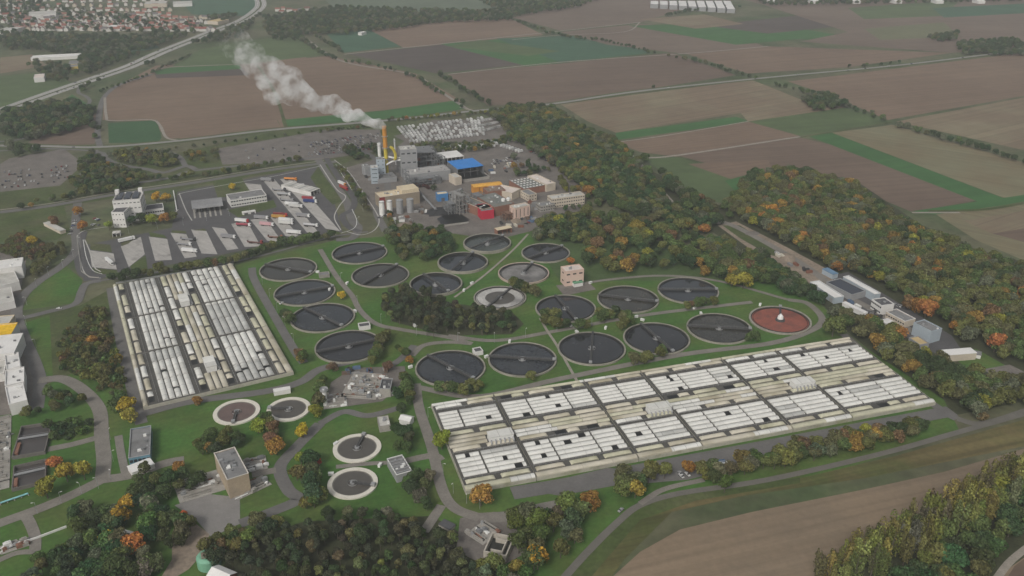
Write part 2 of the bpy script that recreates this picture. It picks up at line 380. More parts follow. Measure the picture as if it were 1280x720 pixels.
# ================================================================ CLARIFIER TANKS
M_rim = mat('tank_concrete', (.27, .255, .215), .9, .15, .15, fine=1.2, patch=((.18, .175, .14), .12, .5, .7))
M_rimw = mat('pale_rim_concrete', (.62, .59, .52), .85, .1, .2, fine=1.5, patch=((.5, .47, .40), .2, .5, .7))
M_inner = mat('dark_wall', (.03, .03, .027), .6, .15, .3)  # near-black surface for tank linings, launders and channels
def water_mat(name, col, rough, var=.1, sc=.06, patch=None):
    m = mat(name, col, rough, var, sc, .5, patch=patch); return m
W_dark = water_mat('settled_water', (.026, .027, .030), .05, .25, .05)
W_olive = water_mat('olive_water', (.036, .035, .030), .06, .25, .05, patch=((.05, .045, .036), .04, .5, .7))
W_blue = water_mat('slate_water', (.030, .034, .040), .06, .25, .04, patch=((.042, .044, .046), .03, .48, .7))
def ripple(m, s):
    nt = m.node_tree; n = nt.nodes.new('ShaderNodeTexNoise'); n.inputs['Scale'].default_value = .5; n.inputs['Detail'].default_value = 4; g = nt.nodes.new('ShaderNodeNewGeometry'); nt.links.new(g.outputs['Position'], n.inputs['Vector']); b = nt.nodes.new('ShaderNodeBump'); b.inputs['Strength'].default_value = s; b.inputs['Distance'].default_value = .2; nt.links.new(n.outputs['Fac'], b.inputs['Height']); nt.links.new(b.outputs[0], nt.nodes['Principled BSDF'].inputs['Normal'])
for m_ in (W_dark, W_olive, W_blue): ripple(m_, .12)
TN = [0]
W_green = water_mat('green_water', (.06, .07, .062), .2, patch=((.04, .045, .045), .03, .45, .6))
W_brown = water_mat('sludge_water', (.085, .078, .068), .35, .12, .2)
W_red = water_mat('red_sludge', (.24, .072, .048), .55, .2, .12, patch=((.16, .055, .04), .07, .5, .65))
W_grey = water_mat('drained_floor', (.12, .115, .11), .5, .2, .15, patch=((.24, .23, .22), .05, .42, .62))
M_foam = mat('pale_foam', (.44, .43, .41), .8, .2, .1, fine=.5, patch=((.20, .195, .19), .05, .45, .62))
M_steel = mat('bridge_steel', (.06, .06, .06), .7, .1, .5)
M_rail = mat('weathered_rail', (.12, .12, .12), .7, .1, .5)
M_galv = mat('galvanised_steel', (.34, .345, .35), .5, .1, .5, metal=.3)
M_white = mat('white_coating', (.66, .66, .64), .6, .08, .3)
LAMPS = []
def tank(cx, cy, w, b, label, water=W_dark, rim=M_rim, rimw=1.1, half=False, h=1.3, wl=.45, foam=None, cone=None, launder=True, group=None, wallcol=None, inner=M_inner):
    if water is W_dark: TN[0] += 1; water = (W_dark, W_blue, W_olive, W_dark, W_blue)[TN[0] * 7 % 5]
    c = at(cx, cy); R_ = (at(cx + w / 2, cy) - at(cx - w / 2, cy)).length / 2
    p, q = at(*b[:2]), at(*b[2:]); ang = math.atan2(q.y - p.y, q.x - p.x)
    EXC.append((c.x, c.y, R_ + 3.5))
    t = empty('clarifier_tank', (c.x, c.y, 0.1), ang, label, 'tank', group)
    mb = MB(); mb.ring(0, 0, -.1, h, R_, R_ - rimw, 72); o = mb.build('rim_wall', rim, t)
    # near-black inside face: its own ring just inside the wall
    mb = MB(); mb.ring(0, 0, wl - .2, h - .35, R_ - rimw - .02, R_ - rimw - .75, 72); mb.build('dark_lining', inner, t)
    mb = MB(); mb.disc(0, 0, wl, R_ - rimw - .1, 72); mb.build('water', water, t)
    if foam:
        mb = MB(); mb.ring(0, 0, wl - .1, wl + .12, R_ - rimw - foam[0], R_ - rimw - foam[1], 72); mb.build('foam_ring', M_foam, t)
    if launder:
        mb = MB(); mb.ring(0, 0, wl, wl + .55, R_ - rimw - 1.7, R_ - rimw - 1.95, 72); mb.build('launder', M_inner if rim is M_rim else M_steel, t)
    # rotating scraper bridge
    x0 = 0 if half else -(R_ - .5)
    mb = MB(); zb = h + .5
    mb.box(x0, -.75, zb, R_ - .5, .75, zb + .28, bottom=True)
    for y in (-.72, .72): mb.box(x0, y - .09, zb - .75, R_ - .5, y + .09, zb - .01, bottom=True)
    br = mb.build('scraper_bridge', M_steel, t)
    mb = MB()
    for y in (-.7, .7):
        mb.box(x0, y - .05, zb + 1.2, R_ - .5, y + .05, zb + 1.3, bottom=True); mb.box(x0, y - .04, zb + .75, R_ - .5, y + .04, zb + .82, bottom=True)
        x = x0
        while x < R_: mb.box(x - .05, y - .05, zb + .28, x + .05, y + .05, zb + 1.2); x += 2.5
    mb.build('handrail', M_rail, br)
    mb = MB(); mb.box(x0 + 3, -.06, wl - .1, R_ - 3, .06, wl + .35)
    mb.build('scraper_blade', M_steel, br)
    mb = MB(); mb.cyl(0, 0, wl - .2, h + .55, 1.6, n=18); mb.cyl(0, 0, wl - .1, h + .1, 3.0, n=24, cap=False); mb.build('centre_column', M_galv if cone is None else M_rim, t)
    mb = MB(); mb.box(R_ - 3.2, -1.25, zb + .3, R_ - .7, 1.25, zb + 1.5); mb.build('drive_unit', M_galv, t)
    if cone:
        mb = MB(); mb.cyl(0, 0, zb + .3, zb + 2.4, 2.6, 2.3, 18); mb.cyl(0, 0, zb + 2.4, zb + 4.6, 2.3, .5, 18); mb.build('centre_hood', M_white, t)
        mb = MB(); mb.cyl(0, 0, -.1, h + .6, 4.2, 3.6, 24); mb.build('centre_pier', M_steel, t)
    return t
tank(360.5, 337.5, 71, (336, 334, 391, 344), 'dark settling tank at the top of the column beside the smaller white basins')
tank(381, 366.5, 76, (351, 372, 417, 360), 'dark settling tank second from the top in the column by the smaller basins')
tank(403.5, 398, 80, (379, 388, 426, 411), 'dark settling tank third from the top in the column by the smaller basins')
tank(436, 434, 84, (396, 442, 475, 425), 'large dark settling tank just behind the rubble and concrete channel works')
tank(449.5, 317, 69, (417, 325, 483, 310), 'dark settling tank nearest the bend of the lorry park road')
tank(475.5, 345, 72, (456, 357, 498, 333), 'dark settling tank of the second column, next to the straight path')
tank(545, 357, 66, (530, 346, 561, 368), 'dark deep-set tank directly behind the pine grove with its dark inner wall showing', h=2.6, wl=.2)
tank(578.5, 330, 63, (566, 341, 592, 319), 'dark settling tank between the coal-black pond and the pine grove', h=2.6, wl=.2)
tank(609, 306, 60, (597, 314, 630, 301), 'greenish settling tank closest to the small cream roofed pump house', W_green, h=2.8, wl=.2)
tank(682, 317, 61, (659, 324, 704, 308), 'dark settling tank behind the pink cube building, shaded by park trees')
tank(707, 386.5, 76, (692, 371, 718, 402), 'dark settling tank between the pine grove and the pink cube building')
tank(785, 375, 77, (747, 371, 824, 380), 'dark settling tank in the upper row with shrubs along its near rim', W_dark)
tank(860, 364, 76, (822, 365, 898, 365), 'dark settling tank at the end of the upper row below the park trees')
tank(653, 450, 86, (612, 448, 695, 453), 'dark settling tank second from the road junction along the big basins')
tank(739.5, 436.5, 85, (741, 417, 738, 456), 'dark settling tank whose bridge points straight at the big basins')
tank(820.5, 424, 83, (801, 406, 842, 442), 'dark settling tank with a slanting bridge, midway along the big white basins')
tank(899, 411.5, 81, (862, 410, 939, 414), 'dark settling tank next to the red sludge tank with a level bridge')
tank(563, 461, 88, (534, 446, 592, 476), 'dark settling tank by the road junction at the corner of the big basins')
tank(975, 401, 76, (975, 418, 975, 401), 'round tank of rust red sludge with a white hood in the middle', W_red, rimw=1.6, half=True, cone=True)
tank(654.5, 343, 64, (645, 350, 664, 330), 'round tank of grey churned water with a pinkish rim', W_grey, rim=mat('pinkish_rim', (.40, .32, .27), .9, .12, .2), half=True, h=2.0)
tank(625, 373, 66, (618, 381, 641, 362), 'round tank with a broad band of pale foam partly behind the pine grove', W_brown, rim=M_rim, half=False, foam=(1.0, 9))
small = dict(rim=M_rimw, rimw=2.9, half=True, water=W_brown, launder=False, h=1.0, inner=mat('dry_inner_wall', (.2, .19, .17), .9, .15, .3))
tank(296, 516, 57, (296, 516, 292, 530), 'small white rimmed tank with reddish scum beside the smaller basins', **{**small, 'water': water_mat('reddish_sludge', (.13, .09, .08), .4, .15, .15)})
tank(361, 512.5, 54, (361, 512, 336, 512), 'small white rimmed sludge tank by the slim white silo tower', **small)
tank(446.5, 561, 60, (446, 561, 455, 545), 'upper one of the two small white rimmed tanks by the ribbed machine house', **small)
tank(441, 605, 62.5, (441, 605, 468, 609), 'lower one of the two small white rimmed tanks, closest to the conifer grove', **small)

# ================================================================ COVERED BASINS
M_deck = mat('basin_deck', (.085, .082, .075), .9, .2, .12, fine=.7)
M_pit = mat('basin_water', (.012, .012, .012), .3, .2, .2)
def seams(m, pitch, lo=.62, c0=.88, c1=1.07):
    # dark joint between the panels of a cover, and a slightly different age per cover
    nt = m.node_tree; N, L = nt.nodes, nt.links; b = N['Principled BSDF']; src = b.inputs['Base Color'].links[0].from_socket
    tc = N.new('ShaderNodeTexCoord'); sx = N.new('ShaderNodeSeparateXYZ'); L.new(tc.outputs['Object'], sx.inputs[0])
    def mth(op, a, v):
        n = N.new('ShaderNodeMath'); n.operation = op; L.new(a, n.inputs[0])
        if isinstance(v, float): n.inputs[1].default_value = v
        else: L.new(v, n.inputs[1])
        return n.outputs[0]
    fr_ = mth('FRACT', mth('DIVIDE', sx.outputs['X'], pitch), 0.0); line = mth('GREATER_THAN', fr_, .045)
    mr = N.new('ShaderNodeMapRange'); mr.inputs['To Min'].default_value = lo; L.new(line, mr.inputs['Value'])
    cell = N.new('ShaderNodeTexWhiteNoise'); cell.noise_dimensions = '2D'; oi = N.new('ShaderNodeObjectInfo'); cb = N.new('ShaderNodeCombineXYZ')
    L.new(mth('FLOOR', mth('DIVIDE', sx.outputs['X'], pitch), 0.0), cb.inputs['X']); L.new(oi.outputs['Random'], cb.inputs['Y']); L.new(cb.outputs[0], cell.inputs['Vector'])
    m2 = N.new('ShaderNodeMapRange'); m2.inputs['To Min'].default_value = c0; m2.inputs['To Max'].default_value = c1; L.new(cell.outputs['Value'], m2.inputs['Value'])
    vm = N.new('ShaderNodeVectorMath'); vm.operation = 'SCALE'; L.new(src, vm.inputs[0]); L.new(mth('MULTIPLY', mr.outputs['Result'], m2.outputs['Result']), vm.inputs['Scale']); L.new(vm.outputs[0], b.inputs['Base Color']); return m
M_cov = seams(mat('white_cover', (.64, .635, .60), .55, .07, .07, fine=.5, patch=((.46, .455, .42), .045, .52, .75)), 8.3)
M_covg = seams(mat('grey_cover', (.44, .44, .42), .6, .08, .07, fine=.5, patch=((.56, .56, .53), .05, .5, .7)), 8.3)
M_covl = seams(mat('long_cover', (.65, .645, .61), .55, .06, .07, fine=.5, patch=((.50, .495, .46), .045, .56, .78)), 12.5, .88, .96, 1.03)
M_cream = mat('lichened_cover', (.52, .485, .40), .75, .1, .07, fine=.4, patch=((.33, .30, .22), .05, .44, .62))
M_moss = mat('mossy_cover', (.47, .455, .345), .8, .12, .07, fine=.4, patch=((.34, .33, .23), .06, .5, .68))
M_bwall = mat('basin_wall', (.36, .345, .29), .9, .14, .1, fine=.6, patch=((.22, .23, .13), .06, .5, .7))
HB = 3.2
def basin(t0, A, ex, ey, L0, L1, W, cutsA, cutsB, label, seed, endL, endR, mach=None, cutm=None):
    """one covered basin: local x along the block (L0..L1), local y across it (0 = near edge, W = far edge)"""
    r = random.Random(seed); long_ = seed < 30
    loc = A + ex * L0; ang = math.atan2(ex.y, ex.x); L = L1 - L0
    t = empty('covered_basin', (loc.x, loc.y, 0), ang, label, 'treatment basin', 'white covered treatment basins')
    mb = MB(); mb.box(.25 if not endL else 0, 0, 0, L - (.25 if not endR else 0), W, HB - .45); mb.build('basin_wall', M_bwall, t)
    mb = MB(); mb.box(.6 if endL else .26, .6, HB - .44, L - (.6 if endR else .26), W - .6, HB - .3); mb.build('deck', M_deck, t)
    fr = lambda a: a * W
    for q in range(int(L / 12) + 1):
        for k in range(9): v = loc + ex * min(L, q * 12) + (Vector((-ex.y, ex.x, 0)) * W * k / 8); EXC.append((v.x, v.y, 9))
    parts = []                                           # (x0,x1,y0,y1,mat,rise,ends)
    def holed(x0, x1, y0, y1, m, rise, ends, p):
        if r.random() < p and x1 - x0 > 12:
            s = r.uniform(.25, .7) * (x1 - x0) + x0; w_ = r.uniform(3, 5.5); gap.append((s, s + w_, y0, y1))
            parts.append((x0, s, y0, y1, m, rise, ends)); parts.append((s + w_, x1, y0, y1, m, rise, ends))
        else: parts.append((x0, x1, y0, y1, m, rise, ends))
    gap = []
    for z0, z1, cuts in ((fr(.127), fr(.368), cutsB), (fr(.662), fr(.876), cutsA)):    # near zone, far zone
        cs = [1.6] + [c - L0 for c in cuts if L0 + 4 < c < L1 - 4] + [L - 1.6]
        for a, b in zip(cs, cs[1:]):
            grey = r.random() < .12
            for k in range(5):
                y0 = z0 + (z1 - z0) * k / 5 + .42; y1 = z0 + (z1 - z0) * (k + 1) / 5 - .42
                holed(a + .7, b - .7, y0, y1, M_covg if (grey and not long_) or r.random() < .04 else (M_covl if long_ else M_cov), .95, 0, .15)
    shorts = [(fr(.058), fr(.098)), (fr(.397), fr(.437)), (fr(.58), fr(.62)), (fr(.92), fr(.957))]
    n = max(1, round(L / 22))
    for i, (y0, y1) in enumerate(shorts):
        for k in range(n):
            a, b = L * k / n + 2.1, L * (k + 1) / n - 2.1
            m = r.choice([M_cream, M_cream, M_moss, M_cov]) if i else r.choice([M_moss, M_cream, M_moss])
            if r.random() < .84: parts.append((a, b, y0, y1, m, 1.5, 2.2))
            else: gap.append((a + 2, a + 9, y0, y1)); parts.append((a + 10, b, y0, y1, m, 1.5, 2.2))
    for y0, y1 in ((fr(.447), fr(.482)), (fr(.491), fr(.525)), (fr(.534), fr(.569))):
        a = 1.0
        while a < L - 3:
            b = min(a + r.uniform(18, 34), L - 1.0)
            if L - 1.0 - b < 8: b = L - 1.0
            if mach is None or not (y0 < mach[1] + 5 and a < mach[0] + 9 and b > mach[0] - 9): parts.append((a, b - .4, y0, y1, r.choice([M_cream, M_cream, M_cov, M_moss]), .95, 0))
            else:
                if mach[0] - 9 - a > 3: parts.append((a, mach[0] - 9, y0, y1, M_cream, .7, 0))
                if b - mach[0] - 9 > 3: parts.append((mach[0] + 9, b - .4, y0, y1, M_cream, .7, 0))
            a = b
    for y0, y1 in ((fr(.004), fr(.046)), (fr(.97), fr(.997))):
        a = .4; m = r.choice([M_moss, M_cream])
        while a < L - 2:
            b = min(a + r.uniform(20, 40), L - .4); parts.append((a, b - .25, y0, y1, m if r.random() < .8 else M_cov, .9, 0)); a = b
    for (x0, x1, y0, y1, m, rise, e) in parts:
        if x1 - x0 < 1.5: continue
        mb = MB(); mb.barrel(x0, x1, y0, y1, HB - .1 + r.uniform(-.04, .04), rise, 6, 0, min(e, (x1 - x0) * .3))
        mb.build('cover', m, t)
    for (x0, x1, y0, y1) in gap: mb = MB(); mb.box(x0 - .3, y0 - .1, HB - .3, x1 + .3, y1 + .1, HB - .22); mb.build('open_hatch', M_pit, t)
    # walkway rails along the two gangways
    mb = MB()
    for y in (fr(.107), fr(.383), fr(.638), fr(.9)):
        for zz in (HB + .5, HB + .95): mb.box(1, y - .04, zz, L - 1, y + .04, zz + .08, bottom=True)
        x = 1.5
        while x < L - 1: mb.box(x - .05, y - .05, HB - .3, x + .05, y + .05, HB + .95); x += 4
    mb.build('railing', M_galv, t)
    if mach:
        x, y = mach
        mb = MB(); mb.box(x - 8, y - 3.6, HB - .3, x + 8, y + 3.6, HB + 4.2); mh = mb.build('blower_house', M_white, t)
        mb = MB(); mb.box(x - 8.3, y - 3.9, HB + 4.2, x + 8.3, y + 3.9, HB + 4.6, bottom=True); mb.build('roof', M_cov, mh)
        for k in range(6):
            mb = MB(); xx = x - 7.5 + k * 3
            pts = [Vector((xx, y - 4.2 - 1.5 * math.sin(PI * q / 6) * 1.2, HB - .2 + 3 * (1 - q / 6))) for q in range(7)]
            for a, b in zip(pts, pts[1:]): mb.tube(a, b, .55, 8)
            mb.build('air_duct', M_galv, mh)
    return t
def seg(p, A, e): return (at(*p) - A).dot(e)
def clampnum(s): return [float(x) for x in s.split()]
# big block: A = near corner by the road junction
A = at(582, 618.5); Bn = at(1169, 507); ex = (Bn - A).normalized(); ey = Vector((-ex.y, ex.x, 0))
TL = at(538, 510); Wb = (TL - A).dot(ey); Lb = (Bn - A).length
cA = [seg(p, A, ex) for p in [(575, 524), (625, 514), (659, 507), (706, 500), (741, 496), (773, 491), (815, 483), (850, 478), (887, 472), (916, 466), (947, 462), (984, 456), (1013, 450), (1051, 444)]]
cB = [seg(p, A, ex) for p in [(605, 583), (657, 575), (693, 567), (745, 558), (781, 554), (817, 548), (857, 541), (890, 535), (937, 528), (968, 520), (998, 514), (1043, 507), (1070, 502), (1107, 494), (1135, 485)]]
splits = [0] + [(a + b) / 2 for a, b in ((cA[1], cB[1]), (cA[4], cB[4]), (cA[6], cB[6]), (cA[9], cB[9]), (cA[11], cB[11]))] + [Lb]
bl = ['white covered basin at the end of the big block by the road junction', 'white covered basin next but one from the road junction end of the big block',
      'white covered basin in the middle of the big block behind the roadside trees', 'white covered basin of the big block opposite the level-bridged tank',
      'white covered basin last but one before the forest end of the big block', 'white covered basin at the forest end of the big block']
mach_px = {0: (646, 552), 2: (846, 512), 4: (1018, 482)}
for i in range(6):
    mc = None
    if i in mach_px: p = at(*mach_px[i], 5); mc = ((p - A).dot(ex) - splits[i], min(max((p - A).dot(ey), Wb * .46), Wb * .56)); mc = (min(max(mc[0], 10), splits[i + 1] - splits[i] - 10), mc[1])
    basin(None, A, ex, ey, splits[i], splits[i + 1], Wb, cA, cB, bl[i], 11 + i, i == 0, i == 5, mc)
# smaller block (runs away from the camera): local x from the near end to the far end, local y from the near-right side leftwards
A2 = at(367.5, 468.6); F2 = at(291, 333); ex2 = (F2 - A2).normalized(); ey2 = Vector((-ex2.y, ex2.x, 0))
W2 = (at(180, 513.6) - A2).dot(ey2); L2 = (F2 - A2).length
cl = [L2 * k for k in (.13, .26, .36, .5, .63, .76, .88)]
sp = [0, L2 * .36, L2 * .66, L2]
ll = ['white covered basin of the smaller block beside the small white rimmed tanks', 'white covered basin in the middle of the smaller block', 'white covered basin at the lorry park end of the smaller block']
for i, mp in enumerate([(252, 458), None, (224, 379)]):
    mc = None
    if mp: p = at(*mp, 5); mc = ((p - A2).dot(ex2) - sp[i], W2 * .51); mc = (min(max(mc[0], 10), sp[i + 1] - sp[i] - 10), mc[1])
    basin(None, A2, ex2, ey2, sp[i], sp[i + 1], W2, [c + 3 for c in cl], cl, ll[i], 31 + i, i == 0, i == 2, mc)
# ================================================================ BUILDINGS
W_cream = mat('cream_wall', (.50, .44, .36), .9, .1, .1); W_white = mat('white_wall', (.64, .63, .61), .8, .06, .1, patch=((.5, .49, .47), .05, .52, .75))
W_pink = mat('pink_wall', (.60, .45, .38), .9, .08, .12, patch=((.52, .38, .32), .06, .5, .7)); W_grey = mat('grey_cladding', (.27, .275, .28), .7, .1, .15)
W_bluegrey = mat('blue_grey_cladding', (.34, .39, .43), .6, .08, .1); W_beige = mat('beige_wall', (.36, .29, .21), .9, .1, .1, patch=((.29, .24, .18), .06, .5, .7))
W_red = mat('crimson_cladding', (.45, .02, .05), .6, .08, .1); W_brick = mat('brick_wall', (.23, .115, .08), .9, .15, .2)
W_conc = M_conc
Rf_grey = mat('grey_felt_roof', (.20, .20, .20), .95, .12, .08, fine=.6, patch=((.14, .14, .14), .07, .5, .7))
Rf_light = mat('pale_roof', (.46, .45, .42), .85, .1, .08, fine=.6, patch=((.36, .35, .32), .06, .48, .7))
Rf_white = mat('white_roof', (.68, .67, .65), .7, .06, .08, patch=((.55, .54, .52), .05, .5, .72)); Rf_dark = mat('dark_roof', (.085, .085, .09), .7, .15, .1)
Rf_blue = mat('blue_roof', (.03, .20, .55), .5, .08, .1); Rf_cream = mat('cream_roof', (.60, .51, .36), .85, .12, .1, patch=((.46, .38, .27), .1, .5, .7))
Rf_green = mat('weathered_roof', (.16, .17, .16), .9, .15, .1, patch=((.20, .18, .15), .08, .5, .7)); Rf_tan = mat('sand_roof', (.48, .37, .2), .9, .12, .12)
Rf_pinkish = mat('pinkish_roof', (.60, .53, .48), .9, .1, .1); Rf_tile = mat('clay_tile', (.23, .085, .055), .9, .2, .4)
M_glass = mat('window_glass', (.03, .035, .04), .15, .1, .3, .5); M_orange = mat('orange_steel', (.55, .25, .04), .6, .1, .2); M_yellow = mat('yellow_steel', (.52, .42, .05), .6, .1, .2)
M_lattice = mat('grey_steelwork', (.17, .175, .18), .7, .15, .3); M_rust = mat('rusty_steel', (.2, .1, .07), .9, .2, .3)
M_solar = mat('solar_panel', (.03, .035, .05), .25, .1, .2, .5); M_blue = mat('blue_paint', (.06, .2, .42), .6, .1, .2)
def frame(Apx, Bpx, Cpx, h):
    a, b, c = at(*Apx, h), at(*Bpx, h), at(*Cpx, h); u = b - a; lx = u.length; u.normalize(); n = Vector((-u.y, u.x, 0))
    ly = (c - b).dot(n)
    return a, u, lx, abs(ly), (1 if ly > 0 else -1)
def bld(name, label, cat, Apx, Bpx, Cpx, h, wall, roof, win=None, para=.5, vents=0, gable=0, sky=0, doors=0, eave=0.0, trim=None, base=0, group=None, openf=None, seed=1):
    """building from three surveyed roof corners: A-B is the eave facing the camera, C the far corner beyond B"""
    r = random.Random(int(Apx[0] * 13 + Apx[1]))
    a, u, lx, ly, sg = frame(Apx, Bpx, Cpx, h)
    t = empty(name, (a.x, a.y, base), math.atan2(u.y, u.x), label, cat, group)
    hh = h - base
    nrm_ = Vector((-u.y, u.x, 0)) * sg
    for q in range(5):
        for k in range(3): v = a + u * lx * q / 4 + nrm_ * ly * k / 2; EXC.append((v.x, v.y, max(4, lx / 8)))
    th = .35; mb = MB()
    if openf:                                            # open front: three walls and posts
        mb.box(0, ly - th, 0, lx, ly, hh - .3); mb.box(0, 0, 0, th, ly - th, hh - .3); mb.box(lx - th, 0, 0, lx, ly - th, hh - .3)
        for k in range(1, openf): mb.box(lx * k / openf - .2, 0, 0, lx * k / openf + .2, .4, hh - .3)
        wl = mb.build('wall', wall, t)
    else:
        mb.box(0, 0, 0, lx, th, hh); mb.box(0, ly - th, 0, lx, ly, hh); mb.box(0, th, 0, th, ly - th, hh); mb.box(lx - th, th, 0, lx, ly - th, hh)
        if gable:
            for x in (.02, lx - .02 - th):
                n = len(mb.v); mb.v += [(x, 0, hh), (x, ly, hh), (x, ly / 2, hh + gable - .1), (x + th, 0, hh), (x + th, ly, hh), (x + th, ly / 2, hh + gable - .1)]
                for f in ((0, 1, 2), (5, 4, 3), (0, 2, 5, 3), (1, 4, 5, 2)): mb.f.append(tuple(n + i for i in f)); mb.m.append(0)
        wl = mb.build('wall', wall, t)
    mb = MB(); e = eave
    if gable:
        e = max(e, .4); n = len(mb.v)
        for x in (-e, lx + e):
            for zz in (0, .25): mb.v += [(x, -e, hh - e * gable / (ly / 2) + zz + .05), (x, ly / 2, hh + gable + zz), (x, ly + e, hh - e * gable / (ly / 2) + zz + .05)]
        for f in ((3, 4, 10, 9), (4, 5, 11, 10), (0, 6, 7, 1), (1, 7, 8, 2), (0, 3, 9, 6), (2, 8, 11, 5), (0, 1, 4, 3), (1, 2, 5, 4), (6, 9, 10, 7), (7, 10, 11, 8)):
            mb.f.append(tuple(n + i for i in f)); mb.m.append(0)
    elif e or openf: mb.box(-e, -e, hh - .28, lx + e, ly + e, hh + .12, bottom=True)
    else: mb.poly([(th, th, hh - para), (lx - th, th, hh - para), (lx - th, ly - th, hh - para), (th, ly - th, hh - para)])
    rf = mb.build('roof', roof, t)
    top = hh + .12 if (e or openf) else hh - para
    if trim is not None and not gable:
        mb = MB()
        mb.box(-.1, -.1, hh + .002, lx + .1, .5, hh + .25, bottom=True); mb.box(-.1, ly - .5, hh + .002, lx + .1, ly + .1, hh + .25, bottom=True)
        mb.box(-.1, .5, hh + .002, .5, ly - .5, hh + .25, bottom=True); mb.box(lx - .5, .5, hh + .002, lx + .1, ly - .5, hh + .25, bottom=True)
        mb.build('parapet', trim, t)
    if win:                                              # (columns, rows, width, height)
        nx, nz, ww, wh = win
        for k in range(nz):
            zc = hh * (k + .55) / nz
            for i in range(nx):
                x = lx * (i + .5) / nx; mb = MB(); mb.box(x - ww / 2, -.08, zc - wh / 2, x + ww / 2, .05, zc + wh / 2, bottom=True); mb.build('window', M_glass, t)
        ny = max(1, int(nx * ly / lx)); 
        side = lx if at(*Bpx, h).x < 0 else 0
        for k in range(nz):
            zc = hh * (k + .55) / nz
            for i in range(ny):
                y = ly * (i + .5) / ny * sg if False else ly * (i + .5) / ny; mb = MB(); mb.box(side - .07, y - ww / 2, zc - wh / 2, side + .07, y + ww / 2, zc + wh / 2, bottom=True); mb.build('window', M_glass, t)
    for i in range(doors):
        x = lx * (i + .5) / doors; mb = MB(); w_ = min(2.0, lx / doors * .36); mb.box(x - w_, -.07, 0, x + w_, .04, min(4.2, hh * .7)); mb.build('gate', M_galv if i % 2 else Rf_dark, t)
    for i in range(vents):
        x, y = r.uniform(.1, .9) * lx, r.uniform(.15, .85) * ly; s = r.uniform(.5, 1.3); mb = MB(); mb.box(x - s, y - s * .7, top - .1, x + s, y + s * .7, top + r.uniform(.7, 1.8)); mb.build('roof_vent', r.choice([M_galv, M_white, M_lattice]), rf)
    if sky:
        nx, ny = sky
        for i in range(nx):
            for j in range(ny):
                x, y = lx * (i + .5) / nx, ly * (j + .5) / ny; mb = MB(); mb.box(x - 1, y - .9, top - .1, x + 1, y + .9, top + .55); mb.build('skylight', Rf_white, rf)
    if sg < 0: t.scale = (1, -1, 1)
    return t
# --- pink cube by the tanks
bld('pink_building', 'pale pink cube building with small dark windows standing among the round tanks', 'building', (706.9, 339.6), (730, 336.4), (721.8, 330.4), 15, W_pink, Rf_pinkish, (3, 2, 3.2, 1.3), trim=W_pink, vents=2)
bld('annex', 'low green roofed annex at the foot of the pink cube building', 'building', (718, 354.5), (729, 352.5), (727, 350), 4, W_white, mat('green_roof', (.12, .28, .17)), eave=.3)
# --- white administration block
t = bld('white_building', 'tall white stepped office block with dark roof panels', 'building', (140.3, 252), (175, 249.5), (171, 239.6), 24, W_white, Rf_light, (7, 4, 2.2, .9), trim=W_white, vents=3)
a, u, lx, ly, sg = frame((140.3, 252), (175, 249.5), (171, 239.6), 24)
for k in range(3):
    mb = MB(); mb.box(lx * (.08 + .3 * k), ly * .2, 23.6, lx * (.30 + .3 * k), ly * .9, 25.2); mb.build('roof_panel', M_solar, t)
for x, y in ((.05, .9), (.9, .93)):
    mb = MB(); mb.box(lx * x - 2, ly * y - 2.5, 23.4, lx * x + 2, ly * y + 2.5, 28.5); mb.build('stair_tower', W_white, t)
bld('white_building', 'lower white wing standing in front of the stepped office block', 'building', (138.8, 265.5), (154.6, 265.3), (151, 257.6), 17, W_white, Rf_dark, (4, 3, 1.2, 1.0), trim=W_white)
bld('annex', 'low dark roofed annex with a white edge joined to the white office block', 'building', (181, 263), (204.5, 260), (201.5, 254), 7, W_white, Rf_dark, (8, 1, 1.8, 1.6), trim=W_white)
bld('flat_roofed_hut', 'small flat roofed hut beside the lane and the orange trees', 'hut', (75, 289), (82, 287), (81.5, 271), 3.5, W_cream, Rf_light, eave=.2)
# --- lorry park
t = empty('fuel_canopy', at(238, 262), 0, 'broad grey canopy over the control lanes of the lorry park', 'canopy')
a, u, lx, ly, sg = frame((240, 261), (279, 256.5), (273, 247), 6.5); t.location = (a.x, a.y, 0); t.rotation_euler.z = math.atan2(u.y, u.x)
mb = MB(); mb.box(0, 0, 5.6, lx, ly, 6.6, bottom=True); mb.build('canopy_roof', mat('canopy_grey', (.25, .25, .255)), t)
for i in range(5):
    for j in range(2):
        mb = MB(); mb.cyl(lx * (i + .5) / 5, ly * (.25 + .5 * j), 0, 5.6, .35, n=8); mb.build('column', M_galv, t)
for i in range(6):
    mb = MB(); mb.box(lx * (i + .3) / 6 - 1, -ly * .5, 0, lx * (i + .3) / 6 + 1, ly * 1.4, .35); mb.build('lane_island', M_conc, t)
bld('office_building', 'long white two storey office beside the canopy with a row of dark windows', 'building', (288, 250.5), (333, 243.5), (322, 237), 8.5, W_white, Rf_grey, (14, 2, 2.2, 1.3), trim=W_white, vents=3)
bld('site_container', 'white site container on the kerb below the long white office', 'container', (303.5, 266), (311.5, 264.6), (311, 263), 3, W_white, Rf_white, eave=.1, doors=1)
bld('site_container', 'second white site container next to the grass below the office', 'container', (312, 264.7), (319.5, 263.5), (319, 262), 3, W_white, Rf_white, eave=.1, doors=1)
bld('bus_shelter', 'flat sign shelter beside the entrance road of the lorry park', 'shelter', (140, 292), (150, 291), (150, 288), 4, W_white, Rf_light, openf=2)
t = bld('lorry_wash', 'white slatted roof of the lorry wash at the top corner of the lorry park', 'shelter', (388.5, 240), (400, 235.5), (385, 218.5), 5, W_white, Rf_light, openf=3)
a, u, lx, ly, sg = frame((388.5, 240), (400, 235.5), (385, 218.5), 5)
